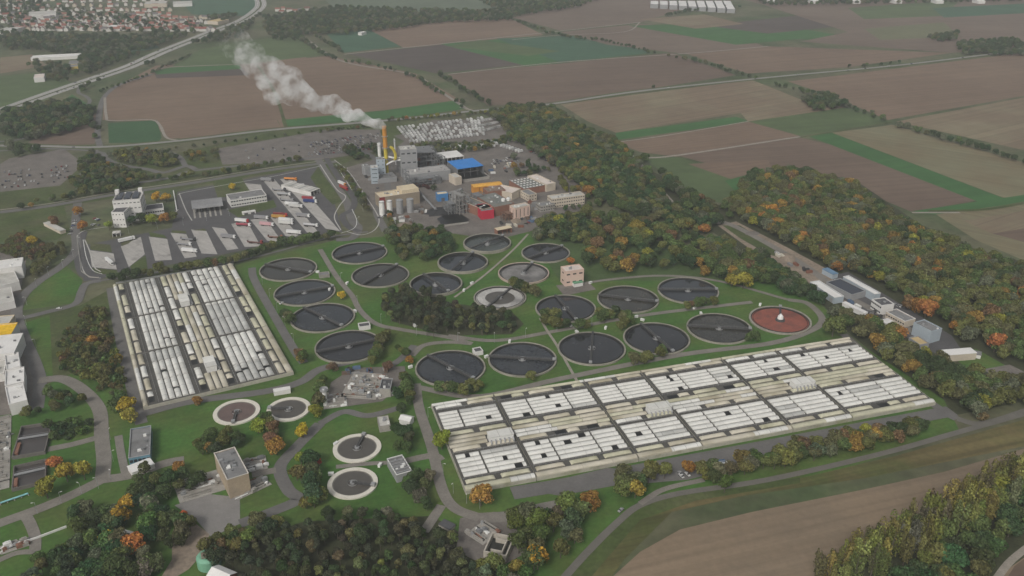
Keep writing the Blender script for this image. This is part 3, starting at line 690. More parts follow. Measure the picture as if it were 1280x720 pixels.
for k in range(6): mb = MB(); mb.box(.4, ly * (k + .5) / 6 - .5, 5.12, lx - .4, ly * (k + .5) / 6 + .5, 5.6); mb.build('roof_rib', Rf_white if k % 2 else M_galv, t)
# --- right hand industrial strip
bld('warehouse', 'long shed with a white roof nearest the round red tank', 'warehouse', (1012.5, 352.5), (1043.4, 372.3), (1052.5, 368.6), 6, W_bluegrey, Rf_white, vents=0, trim=W_white, doors=4)
bld('warehouse', 'long shed roofed with dark solar panels between two white roofed sheds', 'warehouse', (1032.8, 352.5), (1064.8, 368.6), (1078, 361.4), 6, W_grey, M_solar, trim=M_galv)
bld('warehouse', 'long narrow white roofed shed at the forest side of the yard', 'warehouse', (1053.9, 345.8), (1093.7, 368), (1098.6, 365.2), 7, W_bluegrey, Rf_white, trim=W_white)
bld('shed', 'small blue roofed shed at the upper end of the industrial yard', 'shed', (1028, 336), (1041, 343), (1044, 339.5), 5, W_bluegrey, mat('dull_blue_roof', (.13, .22, .32)), eave=.2)
bld('office_building', 'white two storey office with a dark roof behind the industrial yard', 'building', (1089.8, 374), (1102, 382.2), (1113, 376.6), 9, W_white, Rf_dark, (6, 2, 1.8, 1.3), trim=W_white, vents=3)
bld('warehouse', 'flat roofed grey hall in front of the flaming orange trees', 'warehouse', (1107.8, 389.5), (1131.3, 401.9), (1143.2, 397.6), 6, W_cream, Rf_grey, (8, 1, 1.6, 1.2), trim=W_white, vents=2)
bld('warehouse', 'pale blue windowless hall with a dark felt roof', 'warehouse', (1142.2, 403.2), (1164.6, 414.6), (1177.4, 410.4), 11, W_bluegrey, Rf_grey, trim=W_bluegrey, vents=4)
bld('shed', 'low shed with a sandy yellow roof beside the pale blue hall', 'shed', (1136, 422), (1150, 431.2), (1159, 427.3), 5, W_grey, Rf_tan, trim=W_grey)
bld('shed', 'small white roofed shed below the white two storey office', 'shed', (1100, 400), (1107.8, 404.6), (1115.6, 401), 3.5, W_white, Rf_white, eave=.2)
bld('warehouse', 'white roofed hall beside the small green sports lawn', 'warehouse', (1175.5, 437.5), (1183.2, 444), (1212.6, 434.2), 6, W_cream, Rf_white, eave=.2)
bld('shed', 'long low white shed half hidden by trees beside the track', 'shed', (1053, 378), (1081, 391.5), (1083.5, 389.5), 4, W_white, Rf_white, eave=.2)
bld('kiosk', 'small white kiosk at the corner of the sports lawn', 'kiosk', (1216.5, 442), (1226.5, 444), (1228, 440), 3.5, W_white, Rf_grey, eave=.3)
bld('tool_shed', 'tiny white pavilion in the wood beside the green field', 'hut', (994, 224), (1000, 226), (1001, 222), 5, W_white, Rf_light, gable=2)
# --- left edge: stepped white halls
def halls(pfx, quads):
    for A_, B_, C_, h, m, lab in quads: bld('factory_hall', lab, 'factory', A_, B_, C_, h, m[0], m[1], vents=3, trim=m[2], doors=0)
WH = (W_white, Rf_white, Rf_white); GH = (W_white, Rf_light, Rf_white)
halls('', [((-40, 342), (27, 332.5), (30.5, 321.5), 12, WH, 'white factory roof behind the red heath strip at the upper edge of the works'),
    ((-40, 366), (24, 352), (27, 334.5), 8, GH, 'grey factory roof with white ducts in the middle of the white factory row'),
    ((-40, 388), (18, 376), (22, 357), 7, GH, 'grey and white factory roof beside the bend of the access road'),
    ((-40, 408), (11, 404), (14, 394), 6, (W_cream, Rf_light, Rf_cream), 'low cream edged factory roof just above the yellow roof')])
bld('factory_hall', 'factory hall with a bright yellow roof edge beside the access road', 'factory', (-40, 423), (14, 417.5), (10, 404.5), 11, W_white, mat('yellow_roof', (.72, .45, .02), .7), trim=mat('yellow_roof', (0, 0, 0)))
halls('', [((-40, 448), (17.5, 441), (15, 418), 11, WH, 'white flat factory roof directly below the yellow roof'),
    ((8, 462), (25.5, 458), (24, 440), 10, WH, 'white stepped roof block beside the access road verge'),
    ((6, 482), (30, 477), (27, 459), 9, WH, 'long white stepped roof in the lower factory row'),
    ((11, 506), (34, 500), (31, 478), 9, WH, 'lowest white stepped roof of the factory row beside the shrubs'),
    ((-40, 474), (5, 466), (4, 450), 7, GH, 'grey flat roof tucked behind the stepped white roofs')])
# --- beige building, lower left
bld('beige_building', 'beige windowless pump hall with a grey felt roof above the grey basin yard', 'building', (283.8, 600.2), (310.8, 591.6), (288.9, 560), 14, W_beige, Rf_grey, trim=mat('roof_edge', (.5, .47, .42)), vents=11)
bld('machine_house', 'blue framed machine house with a grey roof beside the white basins', 'building', (160.5, 573), (187.5, 568), (176, 534), 6, mat('teal_frame', (.12, .24, .30)), Rf_grey, (5, 1, 2, 2), vents=7, trim=M_galv)
bld('machine_house', 'white roofed lean-to at the foot of the blue framed machine house', 'building', (165, 591), (193, 580), (188.5, 571.5), 3.5, W_white, Rf_white, eave=.2)
bld('site_hut', 'white barrel roofed house at the bottom edge below the green tank', 'building', (259, 719.5), (281, 729), (288, 713), 6, W_brick, Rf_white, gable=2.2, group=None)
bld('shed', 'small white roofed shed among the yellow trees in the lower woods', 'shed', (151, 668), (162, 671), (165, 665), 4, W_brick, Rf_white, gable=1)
bld('pump_house', 'small flat pump house with a white edge between tanks and path', 'hut', (449, 409), (463, 407), (459, 402.5), 3.5, W_white, Rf_dark, trim=W_white)
bld('pump_house', 'tiny dark roofed pump house behind the corner tank', 'hut', (594, 440.5), (604, 438.5), (600.5, 433.5), 3.5, W_white, Rf_dark, trim=W_white)
bld('pump_house', 'small concrete valve house between the first settling tanks of the column', 'hut', (399, 344.5), (412, 343), (409, 339.5), 3, W_conc, Rf_grey, trim=M_conc)
bld('shed', 'white flat roof shed on the lawn behind the small white rimmed tank', 'shed', (342, 490), (363, 486.5), (360.5, 483), 3.5, W_white, Rf_white, eave=.1)
bld('shed', 'white tent roof beside the road junction below the concrete works', 'tent', (499, 524), (512, 527), (517, 521), 4, W_white, Rf_white, gable=1.5)
bld('pump_house', 'dark roofed boxy pump house in the concrete channel works', 'building', (474, 486), (488, 486), (496, 473), 7, W_conc, Rf_dark, trim=M_galv, vents=3)
bld('pump_house', 'narrow pump house with twin roof louvres by the road fork', 'hut', (474, 533), (488, 531), (485, 519), 5, W_conc, Rf_light, vents=4)
bld('shed', 'grey covered trough beside the little lawn square in the concrete works', 'shed', (548, 655), (562, 662), (568, 655), 2, W_conc, Rf_dark, eave=.1)
# machine house with lattice roof
t = bld('machine_house', 'grey machine house with a white ribbed roof frame between tanks and road', 'building', (495.5, 594), (515, 588.5), (508, 567), 6, W_grey, Rf_grey, trim=M_white, vents=6)
for k in range(6):
    a, u, lx, ly, sg = frame((495.5, 594), (515, 588.5), (508, 567), 6); mb = MB(); mb.box(0, ly * (k + .5) / 6 - .3, 6.3, lx, ly * (k + .5) / 6 + .1, 6.6, bottom=True); mb.build('roof_beam', M_galv, t)
# green round gas holder
p = at(262, 706); t = empty('round_tank', (p.x, p.y, 0), .4, 'mint green round tank with a railed brown roof', 'tank')
M_mint = mat('mint_paint', (.17, .36, .25), .6, .1, .3)
mb = MB(); mb.cyl(0, 0, 0, 6, 6.2, 6.2, 20, cap=False); mb.cyl(0, 0, 6, 7.2, 6.2, 4.6, 20); mb.build('tank_shell', M_mint, t)
mb = MB(); mb.box(-3.4, -2.6, 7.2, 3.4, 2.6, 7.5); mb.build('roof', mat('brown_roof', (.2, .15, .12)), t)
mb = MB()
for s in (-1, 1): mb.box(-3.4, 2.6 * s - .06, 8.3, 3.4, 2.6 * s + .06, 8.4, bottom=True); mb.box(3.4 * s - .06, -2.6, 8.3, 3.4 * s + .06, 2.6, 8.4, bottom=True)
for x in (-3.4, 0, 3.4):
    for y in (-2.6, 2.6): mb.box(x - .06, y - .06, 7.5, x + .06, y + .06, 8.3)
mb.build('railing', M_mint, t)
# slim white silo
p = at(407, 507); t = empty('silo_tower', (p.x, p.y, 0), 0, 'slim white silo tower with a wide head platform', 'silo')
mb = MB(); mb.cyl(0, 0, 0, 12.5, 1.5, n=20); mb.build('shaft', M_white, t)
mb = MB(); mb.cyl(0, 0, 12.5, 13.1, 2.9, n=20); mb.cyl(0, 0, 13.1, 14.2, 1.7, 1.0, n=16); mb.build('head', M_galv, t)
mb = MB(); mb.ring(0, 0, 13.1, 14.1, 2.9, 2.8, 20); mb.build('railing', M_galv, t)
# --- open channel works: walls, channels, small machines
def works(label, quad, seed, n, hmax=3.0, mats_=None):
    r = random.Random(seed); A_, B_, C_ = quad
    a, u, lx, ly, sg = frame(A_, B_, C_, 0)
    t = empty('channel_works', (a.x, a.y, .2), math.atan2(u.y, u.x), label, 'concrete works')
    mb = MB(); mb.box(0, 0, 0, lx, ly, .35); mb.build('slab', M_conc, t)
    k = 0
    for i in range(max(2, int(ly / 5))):
        y = ly * (i + .3) / max(2, int(ly / 5)); x0, x1 = sorted((r.uniform(0, lx * .3), r.uniform(lx * .6, lx)))
        mb = MB(); h = r.uniform(.9, 2); mb.box(x0, y, .35, x1, y + .5, h); mb.box(x0, y + 2.2, .35, x1, y + 2.7, h); mb.build('channel_wall', M_conc, t)
        mb = MB(); mb.poly([(x0, y + .5, .5), (x1, y + .5, .5), (x1, y + 2.2, .5), (x0, y + 2.2, .5)]); mb.build('channel_water', M_inner, t)
    for i in range(n):
        x, y = r.uniform(.05, .95) * lx, r.uniform(.05, .95) * ly; s = r.uniform(.7, 2.2); h = r.uniform(.8, hmax)
        mb = MB()
        q = r.random()
        if q < .5: mb.box(x - s, y - s * .6, .35, x + s, y + s * .6, h, 0, r.uniform(0, .2)); mb.box(x - s * .5, y - s * .35, h + .002, x + s * .5, y + s * .35, h + .5)
        elif q < .75: mb.cyl(x, y, .35, h, s * .6, n=12); mb.cyl(x, y, h, h + .5, s * .4, .2, n=12)
        else: mb.tube((x - s * 2, y, .8), (x + s * 2, y + r.uniform(-1, 1), .9), .35); mb.box(x - .4, y - .4, .35, x + .4, y + .4, 1.3)
        mb.build('pump_unit', r.choice([M_galv, M_white, M_lattice, M_conc, M_rust]), t)
    return t
works('jumble of concrete channels and screens behind the slim white silo', ((425, 497), (470, 500), (462, 468)), 3, 42)
works('concrete channel ends and screens beside the boxy dark roofed pump house', ((474, 500), (496, 494), (505, 470)), 4, 22)
works('rusty pipework yard in front of the slim white silo', ((405, 512), (435, 508), (433, 492)), 5, 18)
works('intake channels along the near side of the beige pump hall', ((297, 626), (340, 606), (334, 592)), 6, 26)
works('concrete ramp walls along the far side of the beige pump hall', ((225, 630), (284, 612), (270, 588)), 7, 16)
works('round settling forms behind the beige pump hall with a blue hopper', ((306, 592), (335, 586), (330, 570)), 8, 14)
works('stepped channel at the lower edge of the lawn with blue pipes', ((2, 694), (38, 682), (36, 672)), 9, 14)
# ring wall pump basin at the bottom
a, u, lx, ly, sg = frame((604, 690), (633, 696), (646, 672), 4)
t = empty('concrete_chamber', (a.x, a.y, 0), math.atan2(u.y, u.x), 'open concrete chamber with double walls beside the conifer grove', 'concrete works')
mb = MB(); mb.box(0, 0, 0, lx, .8, 4.5); mb.box(0, ly - .8, 0, lx, ly, 4.5); mb.box(0, .8, 0, .8, ly - .8, 4.5); mb.box(lx - .8, .8, 0, lx, ly - .8, 4.5); mb.build('outer_wall', mat('chamber_concrete', (.40, .37, .32), .9, .12, .2), t)
mb = MB(); q = 3.2; mb.box(q, q, 0, lx - q, q + .7, 4); mb.box(q, ly - q - .7, 0, lx - q, ly - q, 4); mb.box(lx - q - .7, q + .7, 0, lx - q, ly - q - .7, 4); mb.build('inner_wall', mat('chamber_concrete', (0, 0, 0)), t)
mb = MB(); mb.box(.8, .8, 0, lx - .8, ly - .8, 1.2); mb.build('chamber_floor', M_inner, t)
works('small concrete weir frames next to the open double walled chamber', ((582, 668), (604, 682), (620, 660)), 12, 10)
# rectangular tanks at the left edge
for (A_, B_, C_, lab) in (((14, 571), (56, 564), (55, 528), 'deep rectangular tank of dark sludge at the left of the crossroads'), ((14, 611), (57, 601), (57, 573), 'deep rectangular tank of dark sludge above the blue pipe')):
    a, u, lx, ly, sg = frame(A_, B_, C_, 2.5)
    t = empty('rectangular_tank', (a.x, a.y, 0), math.atan2(u.y, u.x), lab.replace(' at the left of', ' beside'), 'tank')
    mb = MB(); mb.box(0, 0, 0, lx, .7, 2.5); mb.box(0, ly - .7, 0, lx, ly, 2.5); mb.box(0, .7, 0, .7, ly - .7, 2.5); mb.box(lx - .7, .7, 0, lx, ly - .7, 2.5); mb.build('tank_wall', mat('dark_concrete', (.13, .12, .11), .9, .15, .15), t)
    mb = MB(); mb.poly([(.7, .7, .5), (lx - .7, .7, .5), (lx - .7, ly - .7, .5), (.7, ly - .7, .5)]); mb.build('water', water_mat('dark_sludge', (.065, .058, .055), .3), t)
    mb = MB(); mb.box(.7, ly * .55, 2.0, lx - .7, ly * .55 + 2, 2.4, bottom=True); br = mb.build('bridge', M_galv, t)
    for y in (0, 2):
        mb = MB(); mb.box(.7, ly * .55 + y - .05, 3.3, lx - .7, ly * .55 + y + .05, 3.4, bottom=True); mb.build('handrail', M_galv, br)
    mb = MB(); mb.box(1, ly * .1, .4, 3, ly * .45, 2.2); mb.build('sluice', M_rust, t)
a = at(0, 628, 2); b = at(35, 616, 2); t = empty('blue_pipe', (a.x, a.y, 0), 0, 'pale turquoise pipe running beside the rectangular tanks', 'pipe')
mb = MB(); mb.tube((0, 0, 1.6), (b.x - a.x, b.y - a.y, 1.6), .55, 10); mb.build('pipe', mat('turquoise_paint', (.22, .48, .52)), t)
mb = MB()
for k in range(5): mb.box((b.x - a.x) * k / 4 - .3, (b.y - a.y) * k / 4 - .3, 0, (b.x - a.x) * k / 4 + .3, (b.y - a.y) * k / 4 + .3, 1.2)
mb.build('support', M_conc, t)
works('gravel roofed filter deck at the edge beside the rectangular tanks', ((-20, 618), (12, 610), (12, 520)), 15, 20)
# ================================================================ INCINERATION PLANT
p = at(484, 220.5); t = empty('chimney', (p.x, p.y, 0), 0, 'tall orange and yellow chimney trailing the white plume', 'chimney')
mb = MB(); mb.cyl(0, 0, 0, 40, 2.2, n=20); mb.build('lower_shaft', M_yellow, t)
mb = MB(); mb.cyl(0, 0, 36, 62, 2.6, n=20); mb.cyl(0, 0, 62, 62.6, 2.9, 2.9, n=20); mb.build('upper_shaft', M_orange, t)
mb = MB()
for z in (22, 36, 50): mb.ring(0, 0, z, z + .3, 3.9, 2.2, 20); mb.ring(0, 0, z + 1.0, z + 1.2, 3.9, 3.8, 20)
mb.build('platform', M_galv, t)
for i, (bx, by, h, r_, m, lab) in enumerate([(476, 214, 36, 2.2, M_white, 'white cylindrical stack beside the yellow chimney'), (494.8, 206, 34, .9, M_white, 'thin pale vent stack behind the yellow duct')]):
    p = at(bx, by); t = empty('vent_stack', (p.x, p.y, 0), 0, lab, 'stack'); mb = MB(); mb.cyl(0, 0, 0, h, r_, n=18); mb.build('shaft', m, t); mb = MB(); mb.ring(0, 0, h - 3, h - 2.7, r_ + .9, r_, 18); mb.build('collar', M_galv, t)
def duct(label, pts, r, m, legs=True):
    P = spline([at(*q) for q in pts], 5); b0 = Vector((P[0].x, P[0].y, 0)); t = empty('flue_duct', b0, 0, label, 'duct')
    mb = MB()
    for a, b in zip(P, P[1:]): mb.tube(a - b0, b - b0, r, 10)
    mb.build('duct_pipe', m, t)
    mb = MB()
    for q in P[::6]: mb.bar((q.x - b0.x, q.y - b0.y, 0), (q.x - b0.x, q.y - b0.y, q.z), .25)
    mb.build('support', M_lattice, t)
duct('yellow bent flue duct curving down beside the chimney', [(488.5, 184, 36), (491, 186, 36), (494, 192, 30), (494.5, 198, 24), (493, 199, 22)], 1.7, M_yellow)
duct('upper white flue duct running from the scrubber to the boiler house', [(477, 199, 22), (484, 196, 24), (493, 197.5, 24), (502, 197, 23)], 1.2, M_white)
duct('lower white flue duct bending down to the chimney foot', [(483, 206, 16), (488, 203, 19), (495, 200.5, 21), (503, 200, 21)], 1.0, M_white)
bld('scrubber_tower', 'grey blue scrubber tower with white ducts beside the chimney', 'tower', (470, 199.5), (481, 199), (479.5, 196), 24, W_bluegrey, Rf_grey, (2, 5, 1.5, .8), vents=2)
bld('filter_house', 'grey banded filter house next to the scrubber tower', 'building', (463, 210), (472.5, 209.5), (470, 206), 20, W_bluegrey, Rf_light, (1, 4, 6, .7), vents=2)
bld('filter_house', 'lower grey block at the edge of the yard by the red lorry', 'building', (456, 209), (463, 208), (462, 204), 12, W_grey, Rf_grey, vents=2)
bld('boiler_house', 'grey boiler house with a large dark window high on its front', 'building', (500, 187.5), (521, 186), (519, 181), 34, W_grey, Rf_light, (3, 3, 4, 1.6), vents=4)
bld('plinth_building', 'low grey base building under the chimney and ducts', 'building', (472, 224), (496, 221), (493, 215), 6, W_grey, Rf_grey, vents=5)
def steelwork(label, quad, h, nx, ny, nz, seed, name='steel_frame', fill=.35, M_lattice=None):
    M_lattice = M_lattice or globals()['M_lattice']
    r = random.Random(seed); a, u, lx, ly, sg = frame(*quad, h)
    t = empty(name, (a.x, a.y, 0), math.atan2(u.y, u.x), label, 'steelwork')
    mb = MB()
    for i in range(nx + 1):
        for j in range(ny + 1): x, y = lx * i / nx, ly * j / ny; mb.box(x - .3, y - .3, 0, x + .3, y + .3, h * r.uniform(.8, 1.05))
    mb.build('column', M_lattice, t)
    mb = MB()
    for k in range(1, nz + 1):
        z = h * k / nz * .97
        for j in range(ny + 1): mb.box(0, ly * j / ny - .2, z - .5, lx, ly * j / ny + .2, z, bottom=True)
        for i in range(nx + 1): mb.box(lx * i / nx - .2, 0, z - .45, lx * i / nx + .2, ly, z - .05, bottom=True)
        for i in range(nx):
            if r.random() < .5: mb.bar((lx * i / nx, 0, z - h / nz), (lx * (i + 1) / nx, 0, z), .22)
    mb.build('girder', M_lattice, t)
    for k in range(nz):
        for i in range(nx):
            for j in range(ny):
                if r.random() < fill:
                    x, y, z = lx * (i + .5) / nx, ly * (j + .5) / ny, h * k / nz; s, s2, hh = lx / nx * .38, ly / ny * .38, h / nz * r.uniform(.4, .85); mb = MB()
                    if r.random() < .5: mb.box(x - s, y - s2, z, x + s, y + s2, z + hh)
                    else: mb.cyl(x, y, z, z + hh, min(s, s2), n=12)
                    mb.build('vessel', r.choice([M_lattice, M_galv, M_lattice, W_grey, M_steel, M_rust]), t)
    for k in range(1, nz + 1):
        if r.random() < .8:
            x0 = r.uniform(0, .4) * lx; mb = MB(); z = h * k / nz * .97; mb.box(x0, .3, z + .01, x0 + lx * r.uniform(.3, .6), ly - .3, z + .2, bottom=True); mb.build('grating', M_lattice, t)
    return t
steelwork('dark multi level boiler steelwork crowded with vessels behind the long grey roof', ((506, 192), (546, 189), (541, 181)), 22, 6, 3, 4, 21, fill=.5)
steelwork('dark steelwork in front of the long flat grey roof with cooler rows', ((513, 225.5), (551, 220.5), (549, 217.5)), 9, 7, 2, 3, 22, fill=.4)
steelwork('pale process steelwork between the blue bunker and the red building', ((574, 245), (587, 242), (583, 234)), 22, 3, 3, 4, 23, fill=.45, M_lattice=mat('pale_steelwork', (.25, .245, .235), .7, .12, .3))
steelwork('low pipe racks beside the dark shed roofs and the orange containers', ((592, 246), (608, 243), (606, 238)), 12, 4, 2, 2, 24, fill=.5)
steelwork('tall slim stair tower of steel beside the scrubber and boiler house', ((507, 214), (511, 213.4), (509, 210)), 28, 1, 1, 6, 25, fill=.1)
bld('turbine_hall', 'long flat grey roofed hall running below the boiler steelwork', 'building', (511, 219), (563, 212.5), (557, 205.5), 12, W_grey, mat('mid_grey_roof', (.33, .32, .31)), vents=8, trim=M_galv, doors=6)
bld('storage_hall', 'white roofed hall with dark open bays beside the blue roof', 'hall', (544, 199.5), (580, 195), (574, 187.5), 9, W_white, Rf_white, openf=7)
bld('storage_bunker', 'bright blue roofed bunker over dark storage bays', 'hall', (572, 211.5), (604.5, 207), (597, 196.5), 13, M_lattice, Rf_blue, openf=4, gable=0)
bld('storage_bunker', 'open dark storage bays below the bright blue roof', 'bunker', (579, 224.5), (612, 220), (606, 211), 4, M_conc, M_pit, para=1.5)
bld('process_building', 'pale concrete chute tower leaning against the blue roofed bunker', 'building', (569, 222), (577, 220.5), (574, 215), 10, W_cream, Rf_light)
bld('workshop', 'dark grey shed roof above the red building with white tanks beside it', 'workshop', (618, 259), (643, 254), (634, 237), 11, W_brick, Rf_green, vents=7)
bld('workshop', 'weathered long roof with a rusty gutter next to the pale steelwork', 'workshop', (604, 262), (617, 258), (611, 240), 10, W_brick, Rf_green, vents=5, trim=W_cream)
bld('workshop', 'brown roofed annex between the weathered roof and the orange containers', 'workshop', (610, 240), (632, 237), (626, 231.5), 10, W_brick, mat('brown_roof', (.2, .15, .12)), vents=4)
bld('red_building', 'bright crimson building with a flat grey roof', 'building', (601.5, 264), (617.5, 262), (608, 254), 10, W_red, Rf_grey, vents=2)
for i in range(2):
    p = at(629.2 + i * 6.4, 262.5 - i); t = empty('storage_silo', (p.x, p.y, 6), 0, ['white upright silo closer to the red building', 'white upright silo farther from the red building'][i], 'silo')
    mb = MB(); mb.cyl(0, 0, -6, 7, 2.4, n=18); mb.cyl(0, 0, 7, 8, 2.4, .6, n=18); mb.build('shell', M_white, t); mb = MB(); mb.cyl(0, 0, 8, 8.6, .6, n=10); mb.build('hatch', M_galv, t)
for i in range(5):
    x0 = 592.5 + 7.2 * i
    bld('orange_container', ['orange steel hopper at the end of the row near the pale steelwork', 'orange steel hopper second in the row', 'orange steel hopper in the middle of the row', 'orange steel hopper fourth in the row', 'orange steel hopper at the end of the row near the pale hall'][i], 'hopper', (x0, 234.5 - i * .8), (x0 + 6.4, 233.8 - i * .8), (x0 + 5.4, 229.8 - i * .8), 9, M_orange, mat('orange_lid', (.62, .33, .06)), gable=.8)
bld('press_hall', 'hall with rows of small square rooflights behind the pale long roof', 'hall', (655, 236), (683, 231), (668, 219.5), 8, W_brick, Rf_green, sky=(7, 5), trim=M_galv)
bld('storage_hall', 'long pinkish white roof at the edge of the woods', 'hall', (683, 231), (694.5, 228.5), (673, 217), 9, W_cream, Rf_pinkish, trim=W_cream, vents=3)
bld('storage_hall', 'long pale sand roof beside the orange hoppers', 'hall', (640, 241.5), (651, 236), (634.5, 222), 9, W_cream, Rf_pinkish, trim=W_cream)
bld('silo_building', 'pinkish block with tall silo bays above the demolition yard', 'building', (643, 260.5), (662.5, 256.5), (659, 252.5), 14, W_pink, Rf_light, (4, 1, .7, 9), trim=W_cream, vents=2)
bld('office_building', 'long pale three storey office with rows of windows near the autumn trees', 'building', (690, 249), (731, 243.5), (722, 239.5), 11, W_cream, Rf_light, (14, 3, 1.7, 1.1), trim=W_cream, vents=4)
bld('office_building', 'lower flat roofed office joined to the long three storey office', 'building', (676, 258), (694, 255), (686, 251), 7, W_conc, Rf_grey, (6, 2, 1.6, 1.0), trim=M_conc, vents=3)
bld('office_building', 'narrow yellowish building between the pinkish block and the office', 'building', (661, 244), (671, 242), (662, 236), 8, W_cream, Rf_grey, (3, 2, 1.4, 1.1), trim=W_cream)
bld('pump_house', 'cream roofed open shed at the edge of the greenish tank', 'shed', (622, 288), (640, 284.5), (635, 281.8), 6, W_brick, Rf_cream, openf=3)
t = bld('process_hall', 'cream roofed hall with a red corner and white silos along its front', 'building', (475, 247), (524.5, 239.5), (517, 233.5), 14, mat('brown_grey_wall', (.27, .225, .17), .9, .1, .1), Rf_cream, vents=12, trim=W_cream)
a, u, lx, ly, sg = frame((475, 247), (524.5, 239.5), (517, 233.5), 14)
mb = MB(); mb.box(-.15, -.15, 0, 5.5, 2, 13.8); mb.build('corner_panel', mat('maroon_panel', (.22, .03, .03)), t)
mb = MB(); mb.box(lx * .55, .6, 13.6, lx - .6, ly - .6, 18); mb.build('raised_roof', Rf_cream, t)
for i, (x, m) in enumerate(((477, M_white), (486.5, M_white), (499, M_galv), (512, M_galv))):
    p = at(x + 1, 268.5 - i * 1.1); tt = empty('storage_silo', (p.x, p.y, 0), 0, ['white silo by the red corner of the cream roofed hall', 'second white silo along the cream roofed hall', 'wide grey silo along the cream roofed hall', 'grey silo at the far end of the cream roofed hall'][i], 'silo')
    rr = 3.0 if i < 2 else 3.8; mb = MB(); mb.cyl(0, 0, 0, 15, rr, n=20); mb.cyl(0, 0, 15, 15.6, rr, rr * .5, n=20); mb.build('shell', m, tt); mb = MB(); mb.ring(0, 0, 14.4, 15.4, rr + .12, rr, 20); mb.build('rim_rail', M_galv, tt)
bld('blue_weigh_house', 'small blue weigh house with a cream roof and a dark gateway', 'building', (547, 243), (560, 241.5), (558.5, 238.5), 9, M_blue, Rf_cream, doors=1)
def gallery(label, a, b, z0, z1, m=M_lattice):
    p, q = at(*a, z0), at(*b, z1); b0 = Vector((p.x, p.y, 0)); t = empty('conveyor_gallery', b0, 0, label, 'conveyor'); mb = MB(); mb.tube(p - b0, q - b0, 1.5, 4); mb.build('gallery', m, t); mb = MB()
    for k in range(1, 6):
        s = (p - b0).lerp(q - b0, k / 6); mb.bar((s.x - 1.2, s.y, 0), (s.x, s.y, s.z - 1), .3); mb.bar((s.x + 1.2, s.y, 0), (s.x, s.y, s.z - 1), .3)
    mb.build('trestle', M_lattice, t)
gallery('long grey conveyor gallery slanting from the boiler house to the coal pond', (508, 222), (545, 262), 12, 4)
gallery('short conveyor between the blue weigh house and the pale steelwork', (560, 243), (578, 236), 6, 14)
gallery('conveyor running from the pale steelwork down to the bare yard', (583, 244), (598, 262), 14, 5)
sheet('coal_pond', '546,274 556,268 575,267.5 588,275 583,277.5 552,281', M_pit, .26)
bld('retaining_wall', 'pale low wall along the near side of the black coal pond', 'wall', (552, 282.5), (586, 277.5), (586, 276.8), 1.5, M_conc, M_conc, para=.1)
def heap(label, px, py, r_, h, m, name='spoil_heap', seed=0):
    q = random.Random(seed); p = at(px, py); mb = MB(); n = 18; k = 0
    for j, (rr, hh) in enumerate(((1, 0), (.72, .5), (.4, .86), (.1, 1))):
        for i in range(n): a = 2 * PI * i / n; s = rr * q.uniform(.82, 1.12); mb.v.append((r_ * s * 1.5 * math.cos(a), r_ * s * math.sin(a), h * hh * q.uniform(.85, 1.1)))
    for j in range(3):
        for i in range(n): i2 = (i + 1) % n; mb.f.append((j * n + i, j * n + i2, j * n + n + i2, j * n + n + i)); mb.m.append(0)
    mb.f.append(tuple(range(3 * n, 4 * n))); mb.m.append(0)
    return tag(mb.build(name, m, None, (p.x, p.y, .1), q.uniform(0, 3), True), label, 'heap')
M_coal = mat('coal_heap', (.03, .03, .032), .9, .3, .3)
heap('long low dark heap beside the black pond', 553, 265, 14, 4, M_coal, seed=1); heap('dark grey ash heap behind the black pond', 570, 262, 12, 4, mat('ash_heap', (.09, .09, .095), .95, .2, .3), seed=2)
heap('small rust coloured heap by the chimney base building', 505, 240, 4, 2, M_rust, seed=3); heap('brown earth heap in the demolition yard', 645, 276, 6, 2.5, M_dirt, seed=4); heap('rubble heap in front of the pinkish block', 655, 272, 5, 2, M_yard, seed=5)
heap('pale rubble heap in the yard below the white silos', 505, 281, 6, 2, M_dirt, seed=6); heap('tan soil heap on the bare ground near the industrial yard', 985, 322, 8, 2.5, M_dirt, seed=7); heap('grey gravel heap beside the woodland track', 940, 292, 6, 1.5, M_yard, seed=8)
heap('orange heap at the corner of the grey basin yard', 229.5, 642.5, 2.5, 1.6, mat('orange_tarp', (.6, .12, .03)), seed=9)
steelwork('low pipe bridge steelwork crossing behind the red building', ((592, 252), (606, 249.5), (604, 247)), 9, 5, 1, 2, 31, fill=.6)
steelwork('small steel frame with hoppers beside the coal pond', ((560, 256), (572, 253.5), (569, 249)), 12, 3, 2, 3, 32, fill=.5)
steelwork('rust brown frame of the old loading gantry in the demolition yard', ((632, 268), (646, 265), (643, 261)), 8, 4, 2, 2, 33, fill=.4, M_lattice=mat('rust_steelwork', (.17, .10, .07), .9, .2, .3))
steelwork('grey pipe racks along the foot of the boiler house', ((500, 204), (512, 202), (511, 199)), 14, 3, 2, 3, 34, fill=.6)
steelwork('cooler bank on legs between the white roofed hall and the boiler', ((546, 197), (556, 195.5), (554, 192)), 12, 3, 2, 2, 35, fill=.8)
